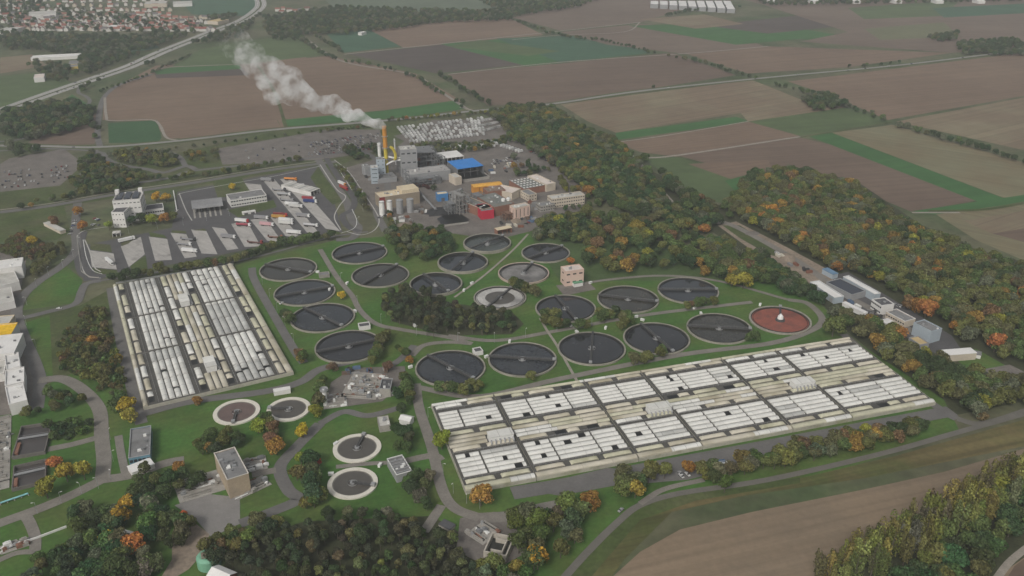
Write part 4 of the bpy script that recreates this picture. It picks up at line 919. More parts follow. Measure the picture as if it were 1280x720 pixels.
# skips, tanks and crates standing in the yards of the plant
def make_skip():
    mb = MB(); mb.box(-3, -1.2, 0, 3, -1.05, 2.2); mb.box(-3, 1.05, 0, 3, 1.2, 2.2); mb.box(-3, -1.05, 0, -2.85, 1.05, 2.2); mb.box(2.85, -1.05, 0, 3, 1.05, 2.2); mb.box(-2.85, -1.05, 0, 2.85, 1.05, 1.5)
    for x in (-1.5, 0, 1.5): mb.box(x - .1, -1.32, .1, x + .1, -1.2, 2.1); mb.box(x - .1, 1.2, .1, x + .1, 1.32, 2.1)
    return mb.build('skip_container', mat('skip_paint', (1, 1, 1), .6, .1, .5, objcol=True))
skip0 = None
for reg, nn, wh in (('600,222 640,214 650,206 625,204', 14, 'on the yard behind the orange hoppers'), ('520,262 548,258 545,266 520,270', 9, 'beside the black pond'), ('488,272 520,272 515,280 490,280', 9, 'on the yard below the white silos'), ('625,280 665,270 672,278 640,288', 12, 'in the demolition yard'), ('448,216 470,226 476,232 456,222', 6, 'on the yard by the filter house'), ('660,252 675,258 680,266 664,262', 6, 'beside the pinkish block'), ('410,470 440,460 500,462 440,470', 9, 'on the rubble yard of the concrete works'), ('960,312 1000,332 1015,344 985,332', 9, 'on the bare strip'), ('1062,378 1085,388 1100,398 1080,392', 6, 'behind the white office'), ('860,588 900,578 905,582 866,592', 5, 'on the strip below the big basins')):
    a_, b_, c_, d_ = [at(*q) for q in pxs(reg)]
    for i in range(nn):
        u_, v_ = rnd.random(), rnd.random(); p = a_.lerp(b_, u_).lerp(d_.lerp(c_, u_), v_)
        nm_, cc = rnd.choice([('white', (.6, .6, .58)), ('rusty', (.2, .09, .06)), ('grey', (.3, .3, .3)), ('blue', (.09, .14, .22)), ('dark', (.05, .05, .05)), ('pale', (.5, .47, .4)), ('brown', (.14, .1, .075)), ('steel', (.22, .22, .22))])
        if skip0 is None: o = skip0 = make_skip()
        else: o = copy_tree(skip0)
        o.location = (p.x, p.y, .25); o.rotation_euler = (0, 0, rnd.choice((.3, 1.87)) + rnd.gauss(0, .15)); o.color = (*cc, 1); tag(o, f'{nm_} open skip {wh}', 'skip', f'{nm_} skips {wh}')
# ================================================================ SMOKE
def smoke():
    q = random.Random(5); m = bpy.data.materials.new('steam'); m.use_nodes = True; nt = m.node_tree; N, L = nt.nodes, nt.links; N.clear()
    out = N.new('ShaderNodeOutputMaterial'); pv = N.new('ShaderNodeVolumePrincipled'); pv.inputs['Color'].default_value = (.985, .985, .985, 1); pv.inputs['Anisotropy'].default_value = 0
    tc = N.new('ShaderNodeNewGeometry'); n = N.new('ShaderNodeTexNoise'); n.inputs['Scale'].default_value = .065; n.inputs['Detail'].default_value = 7; n.inputs['Roughness'].default_value = .62
    L.new(tc.outputs['Position'], n.inputs['Vector'])
    tip = at(483, 160, 62)
    d = N.new('ShaderNodeVectorMath'); d.operation = 'DISTANCE'; d.inputs[1].default_value = tip; L.new(tc.outputs['Position'], d.inputs[0])
    lo = N.new('ShaderNodeMapRange'); lo.inputs['From Min'].default_value = 0; lo.inputs['From Max'].default_value = 460; lo.inputs['To Min'].default_value = .40; lo.inputs['To Max'].default_value = .64; L.new(d.outputs['Value'], lo.inputs['Value'])
    den = N.new('ShaderNodeMapRange'); den.inputs['From Min'].default_value = 0; den.inputs['From Max'].default_value = 330; den.inputs['To Min'].default_value = .22; den.inputs['To Max'].default_value = .006; L.new(d.outputs['Value'], den.inputs['Value'])
    sb = N.new('ShaderNodeMath'); sb.operation = 'SUBTRACT'; L.new(n.outputs['Fac'], sb.inputs[0]); L.new(lo.outputs['Result'], sb.inputs[1])
    cl_ = N.new('ShaderNodeMapRange'); cl_.inputs['From Min'].default_value = 0; cl_.inputs['From Max'].default_value = .26; L.new(sb.outputs[0], cl_.inputs['Value'])
    ml = N.new('ShaderNodeMath'); ml.operation = 'MULTIPLY'; L.new(cl_.outputs['Result'], ml.inputs[0]); L.new(den.outputs['Result'], ml.inputs[1]); L.new(ml.outputs[0], pv.inputs['Density']); L.new(pv.outputs[0], out.inputs['Volume'])
    P = spline([at(483, 160, 62), at(470, 156, 66), at(440, 143, 74), at(405, 127, 86), at(375, 118, 96), at(355, 107, 106), at(338, 98, 114), at(322, 84, 122), at(304, 66, 130), at(292, 52, 138)], 5)
    bm = bmesh.new(); tot = len(P)
    for i, pt in enumerate(P):
        f = i / tot; r_ = 2.6 + 19 * min(1, f * 1.3) ** .9
        if f > .7: r_ *= .8
        for k in range(1 if i < 3 else 3):
            o = Vector((q.gauss(0, .35), q.gauss(0, .35), q.gauss(0, .35))) * r_ * (0 if i < 2 else 1)
            rr = r_ * q.uniform(.6, 1.0); bmesh.ops.create_icosphere(bm, subdivisions=2, radius=rr, matrix=Matrix.Translation(pt + o))
    for v in bm.verts: v.co += v.normal * q.uniform(-.06, .1)
    me = bpy.data.meshes.new('smoke'); bm.to_mesh(me); bm.free(); me.materials.append(m); o = bpy.data.objects.new('smoke', me); C.objects.link(o)
    md = o.modifiers.new('union', 'REMESH'); md.mode = 'VOXEL'; md.voxel_size = 3.0
    o['kind'] = 'stuff'; o['label'] = 'white steam plume drifting from the tall chimney'
smoke()
# ================================================================ VEHICLES
def body_mat(name): 
    return mat(name, (1, 1, 1), .35, .03, 1.0, .5, objcol=True)
M_body = body_mat('vehicle_paint'); M_tyre = mat('tyre_rubber', (.02, .02, .02), .9, .1, 1)
def make_car():
    mb = MB()
    prof = [(-2.2, .35, .8), (-2.15, .85, .9), (-1.2, .95, .92), (-.55, 1.42, .72), (.95, 1.45, .72), (1.75, .98, .9), (2.15, .9, .88), (2.2, .35, .8)]
    k = 0
    for x, z, w in prof: mb.v += [(x, -w, z), (x, w, z)]
    for i in range(len(prof) - 1):
        mi = 1 if i in (2, 4) else 0
        mb.f.append((2 * i, 2 * i + 2, 2 * i + 3, 2 * i + 1)); mb.m.append(mi)
    for s in (0, 1):
        mb.f.append(tuple(2 * i + s for i in range(len(prof)))); mb.m.append(0)
    for x in (-1.35, 1.4):
        for y in (-.82, .82): mb.tube((x, y - .12, .34), (x, y + .12, .34), .34, 10, 2)
    for s in (-1, 1): mb.poly([(-1.0, s * .84, 1.0), (1.45, s * .84, 1.02), (.85, s * .76, 1.38), (-.5, s * .76, 1.36)], 1)
    return mb.build('parked_car', [M_body, M_glass, M_tyre])
def make_truck(kind):
    t = empty('parked_lorry', (0, 0, 0))
    mb = MB(); mb.box(0, -1.15, .9, 2.3, 1.15, 3.6); mb.box(.1, -1.1, 3.602, 1.8, 1.1, 4.0); mb.box(2.3, -1.1, .55, 2.45, 1.1, 1.4); cab = mb.build('cab', M_body, t)
    mb = MB(); mb.box(2.3, -1.0, 1.9, 2.33, 1.0, 3.1); mb.build('windscreen', M_glass, cab)
    mb = MB(); mb.box(-13.6, -.5, .8, 1, .5, 1.15); mb.build('chassis', M_steel, t)
    mb = MB()
    if kind == 'box': mb.box(-13.8, -1.28, 1.15, -.45, 1.28, 4.0)
    elif kind == 'tank': mb.tube((-13.6, 0, 2.45), (-.6, 0, 2.45), 1.25, 14)
    else: mb.box(-13.8, -1.25, 1.15, -.45, 1.25, 1.5); mb.box(-13.8, -1.25, 1.5, -13.6, 1.25, 3.2)
    mb.build('trailer', M_body, t)
    for x in (1.4, -2.3, -9.2, -10.5, -11.8):
        mb = MB()
        for y in (-1.05, 1.05): mb.tube((x, y - .17, .5), (x, y + .17, .5), .5, 10)
        mb.build('wheel', M_tyre, t)
    return t
car0 = make_car(); cars_used = [False]
CARC = [((.55, .55, .54), 'white', 30), ((.28, .28, .285), 'silver', 22), ((.03, .03, .032), 'black', 20), ((.09, .09, .095), 'grey', 18), ((.03, .05, .12), 'dark blue', 10), ((.22, .02, .02), 'red', 8)]
def car(p, rz, where, group, col=None, z=.24):
    c, nm, _ = col or rnd.choices(CARC, [w for *_, w in CARC])[0]
    o = car0 if not cars_used[0] else copy_tree(car0); cars_used[0] = True
    o.location = (p.x, p.y, z); o.rotation_euler = (0, 0, rz); o.color = (*c, 1)
    tag(o, f'{nm} car {where}', 'car', f'{nm} cars {group}'); return o
def lot(s, rows, n, where, group, fill, col=None, ang=PI / 2):
    """rows of parked cars: s = four corners"""
    a, b, c, d = [at(*q) for q in pxs(s)]
    for i in range(rows):
        f = (i + .5) / rows; p0 = a.lerp(d, f); p1 = b.lerp(c, f); u = (p1 - p0); rz = math.atan2(u.y, u.x) + ang
        for k in range(n):
            if rnd.random() < fill: car(p0.lerp(p1, (k + .5) / n) + Vector((rnd.uniform(-.4, .4), rnd.uniform(-.4, .4), 0)), rz + (PI if rnd.random() < .4 else 0) + rnd.gauss(0, .03), where, group, col)
lot('384,196 476,187 474,166 388,178', 7, 27, 'parked in the long car park below the steam plume', 'in the car park below the plume', .62)
lot('276,202 374,194 380,180 290,190', 5, 22, 'parked in the sparse half of the long car park', 'in the sparse half of the long car park', .14)
lot('0,238 98,226 84,206 4,214', 6, 24, 'parked in the car park beyond the lorry park hedge', 'in the car park by the motorway exit', .34)
lot('613,207 652,203 640,196 612,200', 3, 9, 'parked beside the bright blue roof', 'beside the blue roof', .7)
lot('660,190 690,206 696,206 668,188', 2, 9, 'parked in the lane beside the woods', 'in the lane beside the woods', .6)
lot('733,246 765,248 770,242 745,238', 2, 9, 'parked by the long pale office', 'by the long pale office', .55)
lot('88,296 96,276 93,274 85,294', 1, 6, 'parked along the lane beside the orange trees', 'along the lane by the orange trees', .9)
lot('119,270 128,274 124,285 112,285', 2, 4, 'parked beside the stepped white office', 'beside the stepped white office', .8)
lot('1040,352 1052,362 1056,360 1044,349', 1, 5, 'parked between the two white sheds', 'between the two white sheds', .8)
lot('1108,381 1126,386 1130,383 1116,378', 1, 4, 'parked behind the white two storey office', 'behind the white two storey office', .9)
lot('645,277 672,268 680,274 660,282', 2, 7, 'parked in the demolition yard', 'in the demolition yard', .4)
lot('470,270 486,266 488,272 472,276', 1, 4, 'parked by the cream roofed hall', 'by the cream roofed hall', .9)
lot('845,592 905,578 908,582 850,598', 2, 9, 'parked on the strip below the big white basins', 'on the strip below the big basins', .3)
mwp = spline([at(*q) for q in pxs(mw)], 30)
for i in range(34):
    k = rnd.randrange(20, len(mwp) - 25); d = (mwp[k + 1] - mwp[k]).normalized(); nrm = Vector((-d.y, d.x, 0)); s = rnd.choice((-10.8, -7.2, 7.2, 10.8)); car(mwp[k] + nrm * s, math.atan2(d.y, d.x) + (PI if s > 0 else 0), 'driving on the motorway', 'on the motorway', z=.40)
crp = spline([at(*q) for q in pxs(cr)], 30)
for px in (995, 1060, 1081, 1108, 1136, 1199, 1230, 835, 28, 92):
    k = min(range(len(crp) - 1), key=lambda i: (crp[i] - at(px, 100 if px > 900 else 130)).length if False else abs(crp[i].x / max(crp[i].y, 1) - at(px, 90 if px > 640 else 183).x / at(px, 90 if px > 640 else 183).y)); d = (crp[k + 1] - crp[k]).normalized(); nrm = Vector((-d.y, d.x, 0)); car(crp[k] + nrm * -2, math.atan2(d.y, d.x), 'driving on the straight country road', 'on the country road', z=.36)
car(at(776, 639), .85, 'alone on the dyke road beside the near field', 'alone on the dyke road', CARC[1], .36)
for x, y in ((352, 380), (472, 236), (135, 210), (150, 208), (74, 386.5)): car(at(x, y), rnd.uniform(0, 3), 'driving alone on a service road', 'on the service roads', z=.36)
# lorries: (x, y, kind, cab colour, trailer colour, words)
LT = math.radians(-12)
WHT, RED, NVY, ORG, GRY, BLK = (.66, .66, .65), (.35, .02, .03), (.03, .05, .16), (.55, .2, .03), (.25, .25, .26), (.05, .05, .055)
LOR = [(332, 227, 'box', BLK, GRY, 'dark curtain sided', 'at the top of the lane closest to the office'), (361, 226, 'tank', ORG, ORG, 'orange tank', 'at the top of the widest bay'), (370, 234, 'box', WHT, GRY, 'grey trailer', 'below the orange tanker'),
    (347, 239, 'flat', BLK, GRY, 'empty flatbed', 'in the long middle bay'), (353, 245, 'tank', WHT, (.3, .31, .32), 'steel tank', 'below the empty flatbed'), (357, 252, 'flat', GRY, GRY, 'unladen grey', 'below the steel tanker'),
    (363, 257.5, 'box', WHT, WHT, 'white', 'in the middle of the long bay'), (368, 260, 'box', WHT, (.5, .5, .49), 'pale', 'tight beside the white one in the long bay'), (384, 250.5, 'box', WHT, (.3, .05, .06), 'red topped', 'next to the dark blue one'), (386, 254, 'box', WHT, NVY, 'dark blue', 'next to the red topped one'),
    (377, 272, 'box', WHT, GRY, 'grey roofed', 'alone in the middle of the long bay'), (387, 284, 'tank', WHT, (.42, .42, .43), 'silver tank', 'low in the long bay'), (349, 271, 'box', RED, (.2, .03, .03), 'dark red', 'at the top of the third bay'), (347, 273.5, 'box', ORG, (.42, .24, .06), 'orange and yellow', 'under the dark red one'),
    (356, 277.5, 'box', WHT, WHT, 'long white', 'under the orange and yellow one'), (356, 281, 'box', WHT, (.55, .55, .53), 'dull white', 'under the long white one'), (366, 293, 'box', WHT, WHT, 'white', 'alone at the bottom of the third bay'),
    (325, 274.5, 'box', WHT, GRY, 'silver', 'at the top of the second bay'), (332, 283, 'box', WHT, (.5, .3, .32), 'white and crimson', 'under the silver one'), (343, 298.5, 'flat', (.3, .12, .06), (.18, .08, .05), 'reddish flatbed', 'at the bottom of the second bay'),
    (301, 278.5, 'box', RED, WHT, 'white topped red', 'at the top of the first bay by the containers'), (303, 283.5, 'tank', WHT, (.25, .03, .05), 'crimson tank', 'under the white topped red one'), (318, 305, 'flat', (.2, .03, .03), (.12, .05, .04), 'dark red flatbed', 'low beside the hedge'), (284, 298.5, 'box', WHT, GRY, 'grey and white', 'alone in a short bay'),
    (234, 301, 'flat', BLK, GRY, 'dark flatbed', 'in the short bay with three lorries'), (236, 316, 'box', WHT, WHT, 'white', 'by the hedge in the short bay with three lorries'), (229, 307.5, 'flat', WHT, GRY, 'pale flatbed', 'in the middle of the short bay with three lorries'), (132, 331.5, 'box', WHT, WHT, 'long white', 'in the bay at the bend of the ring lane'),
    (425, 238, 'box', RED, (.3, .05, .04), 'red', 'queueing on the entrance road'), (423, 233, 'box', ORG, WHT, 'orange cab', 'queueing behind the red one on the entrance road')]
protos = {}
for x, y, kind, cc, tc_, w1, w2 in LOR:
    if kind not in protos: protos[kind] = t = make_truck(kind)
    else: t = copy_tree(protos[kind])
    p = at(x + 8, y); t.location = (p.x, p.y, .22); t.rotation_euler = (0, 0, (LT if y < 330 and x < 420 else math.radians(-48)) + rnd.gauss(0, .03))
    for ch in t.children:
        ch.color = (*(cc if ch.name.startswith('cab') else tc_ if ch.name.startswith('trailer') else (1, 1, 1)), 1)
    tag(t, f'{w1} lorry {w2}', 'lorry', 'lorries in the lorry park')
t = copy_tree(protos['box']); p = at(166, 300); t.location = (p.x, p.y, .22); t.rotation_euler = (0, 0, math.radians(40))
for ch in t.children: ch.color = (.68, .68, .67, 1)
tag(t, 'white lorry parked askew in the bay with the grass corner', 'lorry', 'lorries in the lorry park')
# the concrete bays of the lorry park
for i, s in enumerate(['112,313 142,317 146,337 115,334', '151,308 176,296 181,318 161,334', '186,296 209,299 215,325 194,326', '213,291 233,293 246,321 231,323', '239,287 258,289 272,318 252,317', '265,284 281,286 298,311 284,313', '289,280 309,277 326,308 306,309',
        '313,275 331,272 353,303 334,301', '338,272 351,269 373,294 367,297 357,295', '329,226 343,224 401,294 384,291', '350,224 366,222 425,289 407,286', '306,229 326,231 330,241 312,238']):
    sheet('lorry_bay', s, M_slab, .17)
for s in ('113,304 138,306 140,316 113,312', '114,335 146,338 148,345 120,342', '151,303 172,296 160,305 152,308', '163,333 182,319 185,338 165,345', '186,290 205,294 209,298 188,296', '231,289 256,286 258,289 240,288', '215,288 232,289 233,292 214,291', '327,303 352,304 355,308 330,309', '367,298 380,292 390,300 372,302', '384,293 402,296 405,300 386,298', '408,287 424,290 425,293 410,291', '266,229 302,222 312,239 290,246 272,247', '284,263 342,250 346,259 298,272', '398,208 420,240 432,250 416,256 400,240 388,222'):
    sheet('lawn', s, M_lawn2, .21)
# vans and caravans in the storage lot
def make_van():
    t = empty('white_van', (0, 0, 0)); mb = MB(); mb.box(-4.6, -1.2, .5, 2.2, 1.2, 3.4); mb.build('box_body', M_body, t)
    mb = MB(); n = len(mb.v); mb.v += [(2.2, -1.1, .5), (3.6, -1.1, .5), (3.5, -1.1, 1.3), (2.7, -1.05, 2.4), (2.2, -1.1, 2.4), (2.2, 1.1, .5), (3.6, 1.1, .5), (3.5, 1.1, 1.3), (2.7, 1.05, 2.4), (2.2, 1.1, 2.4)]
    for f in ((0, 1, 2, 3, 4), (9, 8, 7, 6, 5), (1, 6, 7, 2), (3, 8, 9, 4)): mb.f.append(tuple(n + i for i in f)); mb.m.append(0)
    mb.f.append((n + 2, n + 7, n + 8, n + 3)); mb.m.append(1); mb.build('cab', [M_body, M_glass], t)
    for x in (-2.2, 2.5):
        mb = MB(); mb.tube((x, -1.1, .4), (x, 1.1, .4), .4, 8); mb.build('wheel', M_tyre, t)
    return t
van0 = None
def van(p, rz, where, group):
    global van0
    if van0 is None: van0 = t = make_van()
    else: t = copy_tree(van0)
    t.location = (p.x, p.y, .24); t.rotation_euler = (0, 0, rz); c = rnd.choice((.6, .5, .42, .62, .3))
    for ch in t.children: ch.color = (c, c, c * .98, 1)
    tag(t, f'white van {where}', 'van', group)
def vanlot(s, rows, n, where, group, fill, ang=PI / 2):
    a, b, c, d = [at(*q) for q in pxs(s)]
    for i in range(rows):
        f = (i + .5) / rows; p0 = a.lerp(d, f); p1 = b.lerp(c, f); u = (p1 - p0); rz = math.atan2(u.y, u.x) + ang
        for k in range(n):
            if rnd.random() < fill: van(p0.lerp(p1, (k + .5) / n), rz + rnd.gauss(0, .03), where, group)
vanlot('512,180 606,170 604,147 494,160', 7, 24, 'in the packed van compound behind the boiler house', 'vans in the packed compound', .78)
vanlot('606,168 627,162 616,147 603,149', 3, 9, 'along the curved edge of the van compound', 'vans along the edge of the compound', .9, 0)
vanlot('545,190 626,183 618,178 560,184', 3, 24, 'in the rows behind the white roofed hall', 'vans behind the white roofed hall', .8)
vanlot('628,181 656,190 650,192 626,184', 1, 7, 'beside the woods above the blue roof', 'vans beside the woods', .9)
# ================================================================ TOWN
def make_house(i):
    r = random.Random(50 + i); lx, ly, h, g = r.uniform(9, 15), r.uniform(8, 10.5), r.uniform(4.5, 7), r.uniform(3, 4.5)
    t = empty('house', (0, 0, 0)); mb = MB(); mb.box(-lx / 2, -ly / 2, 0, lx / 2, ly / 2, h)
    n = len(mb.v); mb.v += [(-lx / 2, -ly / 2, h), (-lx / 2, ly / 2, h), (-lx / 2, 0, h + g), (lx / 2, -ly / 2, h), (lx / 2, ly / 2, h), (lx / 2, 0, h + g)]; mb.f += [(n, n + 1, n + 2), (n + 5, n + 4, n + 3)]; mb.m += [0, 0]
    mb.build('wall', M_body, t)
    mb = MB(); e = .5; zz = h - e * g / (ly / 2)
    P = [(-lx / 2 - e, -ly / 2 - e, zz + .1), (lx / 2 + e, -ly / 2 - e, zz + .1), (lx / 2 + e, 0, h + g + .1), (-lx / 2 - e, 0, h + g + .1), (lx / 2 + e, ly / 2 + e, zz + .1), (-lx / 2 - e, ly / 2 + e, zz + .1)]
    mb.poly([P[0], P[1], P[2], P[3]]); mb.poly([P[3], P[2], P[4], P[5]]); mb.build('roof', M_body, t)
    return t
hp = [make_house(i) for i in range(6)]; hused = [False] * 6
M_ = None
def house(p, rz, lab, group, wall=None, roof=None):
    i = rnd.randrange(6); t = hp[i] if not hused[i] else copy_tree(hp[i]); hused[i] = True
    t.location = (p.x, p.y, 0); t.rotation_euler = (0, 0, rz); wc = wall or rnd.choice([(.55, .53, .5), (.6, .58, .55), (.5, .44, .36), (.62, .6, .57)]); rc = roof or rnd.choice([(.22, .08, .06), (.25, .11, .08), (.16, .09, .07), (.13, .12, .12), (.28, .12, .09)])
    for ch in t.children: ch.color = (*(wc if ch.name.startswith('wall') else rc), 1)
    tag(t, lab, 'house', group)
n = 0
for y, x0, x1, st, lab in ((38, 22, 268, 4.9, 'at the near edge of the town'), (33.5, 14, 250, 4.9, 'in the second row of the town'), (29, 6, 262, 5.4, 'in the third row of the town'), (24.5, 0, 272, 7, 'in the middle rows of the town'), (19.5, 0, 215, 8, 'in the upper rows of the town'), (14, 0, 215, 9, 'high in the town near its church side'), (8, 0, 205, 10, 'in the upper blocks of the town'), (2, 0, 210, 12, 'along the upper edge of the town')):
    x = x0
    while x < x1:
        house(at(x + rnd.uniform(-1.5, 1.5), y + rnd.uniform(-1.3, 1.3)), rnd.choice((.25, .25 + PI / 2)) + rnd.gauss(0, .1), 'house with a pitched roof ' + lab, 'houses ' + lab); x += st * rnd.uniform(.7, 1.3); n += 1
for x, y in ((347, 14), (354, 12.5), (362, 14.5), (369, 16), (376, 15), (352, 17), (384, 13)): house(at(x, y), .3, 'pale house in the hamlet beyond the motorway curve', 'houses in the hamlet beyond the motorway')
for (A_, B_, C_, h, w, rf, lab) in [((38, 72.5), (99, 69.5), (99, 66.5), 6, W_white, Rf_white, 'long white roofed greenhouse hall among dark trees'), ((42, 97.5), (55, 96.5), (55, 92), 8, W_white, Rf_pinkish, 'lone white house on the meadow beside the motorway'), ((82, 84), (97, 83), (96, 80), 6, mat('yellow_wall', (.6, .45, .12)), Rf_grey, 'yellow walled sports hall among trees near the motorway'), ((86, 79), (102, 78), (102, 75), 6, W_grey, Rf_grey, 'grey flat roofed hall behind the yellow walled one'),
    ((-5, 38), (15, 38), (14, 33), 9, W_white, Rf_light, 'white flat block at the edge of the town'), ((36, 19), (70, 17), (68, 13), 12, W_white, Rf_light, 'long pale apartment block in the town'), ((134, 34), (152, 33.5), (152, 31), 8, W_white, Rf_white, 'white flat roofed school in the red roofed town'), ((180, 5), (208, 4), (206, 1), 10, W_cream, Rf_light, 'cream apartment block high in the town'), ((216, 5), (240, 4), (240, 1), 8, W_white, Rf_light, 'pale commercial hall beyond the town'), ((272, 27), (286, 24), (283, 21), 8, W_cream, Rf_tan, 'ochre roofed hall beside the motorway bridge'), ((452, 41), (458, 39.5), (457.5, 38), 6, W_white, Rf_white, 'white farmhouse between the cabbage field and brown field'), ((172, 54.5), (190, 53.5), (190, 52), 5, W_white, Rf_white, 'white clubhouse beside the sports pitch')]:
    bld('town_hall_block' if False else 'building', lab, 'building', A_, B_, C_, h, w, rf)
for i in range(9):
    x = 808 + i * 12; bld('logistics_hall', ['long white logistics hall at the near end of the far hall row', 'second white logistics hall of the far row', 'third white logistics hall of the far row', 'fourth white logistics hall of the far row', 'middle white logistics hall of the far row', 'sixth white logistics hall of the far row', 'seventh white logistics hall of the far row', 'eighth white logistics hall of the far row', 'last white logistics hall of the far row'][i], 'warehouse', (x + 5, 5 + i * .75), (x + 15, 5.2 + i * .75), (x + 12, 1), 11, W_grey, Rf_white)
for i in range(6): x = 960 + i * 52; bld('farm_hall', ['pale barn at the misty upper edge beyond the last white hall', 'second pale barn at the misty upper edge', 'third pale barn at the misty upper edge', 'fourth pale barn at the misty upper edge', 'fifth pale barn at the misty upper edge', 'pale barn at the upper corner of the misty fields'][i], 'barn', (x + 3, 1.5), (x + 12, 1.3), (x + 12, -.5), 7, W_white, Rf_white, gable=2)
# ================================================================ SMALL FIXTURES
mbx = MB(); mbx.box(-1.6, -.8, 0, 1.6, .8, 1.7); mbx.box(-1.75, -.95, 1.7, 1.75, .95, 1.85)
cab0 = mbx.build('control_cabinet', M_white); ci = 0
for x, y, w in ((397, 341, 'first tank of the column'), (412, 363, 'second tank of the column'), (444, 390, 'third tank of the column'), (480, 424, 'bottom tank of the column'), (434, 355, 'path fork between the tank columns'), (468, 440, 'path above the concrete works'), (513, 460, 'corner tank'), (590, 355, 'pine grove tank'), (580, 364, 'footpath beside the pine grove'), (608, 447, 'second tank of the basin row'), (637, 428, 'valve house path'), (721, 416, 'vertical-bridged tank'), (713, 408, 'lane below the pink cube'), (795, 397, 'slanting-bridged tank'), (757, 411, 'row of shrubs in the middle'), (876, 393, 'level-bridged tank'), (868, 386, 'end tank of the upper row'), (950, 382, 'red sludge tank'), (738, 354.5, 'pink cube building'), (518, 408, 'pine grove junction'), (420, 556, 'upper white rimmed tank'), (414, 594, 'lower white rimmed tank'), (475, 583, 'path between the white rimmed tanks'), (803, 401, 'two tanks in the middle row')):
    o = cab0 if ci == 0 else copy_tree(cab0); ci += 1; p = at(x, y); o.location = (p.x, p.y, .1); o.rotation_euler = (0, 0, rnd.uniform(0, 3)); tag(o, f'white control cabinet by the {w}', 'cabinet', 'control cabinets by the tanks')
def make_lamp():
    t = empty('street_lamp', (0, 0, 0)); mb = MB(); mb.cyl(0, 0, 0, 8, .13, .08, 8); mb.build('pole', M_galv, t); mb = MB(); mb.tube((0, 0, 7.9), (1.3, 0, 8.1), .06, 6); mb.box(.9, -.18, 8.05, 1.9, .18, 8.22, bottom=True); mb.build('lamp_head', M_white, t); return t
lamp0 = None
for k, (s, nn, w) in enumerate((('97,300 80,330 46,352 24,395 44,452', 8, 'along the access road by the factory halls'), ('128,540 130,600 88,622 20,652', 7, 'along the paths of the lower lawns'), ('318,350 340,390 366,440', 5, 'between the smaller basins and the tank column'), ('524,510 552,610 600,645', 6, 'along the path beside the big basins'), ('410,340 470,406 590,430 690,416 800,396', 10, 'along the path between the tanks'), ('140,296 240,280 320,262', 6, 'along the lorry park kerb'), ('425,212 450,250 440,290', 5, 'along the lorry park entrance road'))):
    P = spline([at(*q) for q in pxs(s)], 40)
    for i in range(nn):
        t = lamp0 = make_lamp() if lamp0 is None else lamp0
        if k or i: t = copy_tree(lamp0)
        q = P[int((i + .5) / nn * (len(P) - 1))]; t.location = (q.x + 4, q.y + 2, .1); t.rotation_euler = (0, 0, rnd.uniform(0, 6)); tag(t, 'slender grey street lamp ' + w, 'street lamp', 'street lamps ' + w)
def rail_wall(name, label, s, h, w, m, cat):
    P = [at(*q) for q in pxs(s)]; b0 = P[0].copy(); mb = MB()
    for a, b in zip(P, P[1:]):
        d = (b - a).normalized(); nv = Vector((-d.y, d.x, 0)) * w / 2; pts = [a + nv - b0, b + nv - b0, b - nv - b0, a - nv - b0]; k = len(mb.v); mb.v += [(q.x, q.y, 0) for q in pts] + [(q.x, q.y, h) for q in pts]
        for f in ((0, 1, 5, 4), (1, 2, 6, 5), (2, 3, 7, 6), (3, 0, 4, 7), (4, 5, 6, 7)): mb.f.append(tuple(k + i for i in f)); mb.m.append(0)
    return tag(mb.build(name, m, None, b0), label, cat)
rail_wall('pipe_bridge', 'white pipe running along the lawn edge to the lower woods', '0,693 20,682 45,674 95,655', 1.4, .6, M_white, 'pipe')
rail_wall('concrete_wall', 'pale wall at the side of the canteen garden by the canopy', '217,240 221,263', 2.2, 1.0, M_white, 'wall')
rail_wall('metal_fence', 'grey fence along the verge of the smaller basins by the lorry park', '145,355 220,343 292,331', 1.8, .12, M_galv, 'fence')
rail_wall('metal_fence', 'pale kerb fence around the bend of the lorry park ring lane', '96,296 99,320 102,340 112,347 124,348', 1.2, .5, M_conc, 'fence')
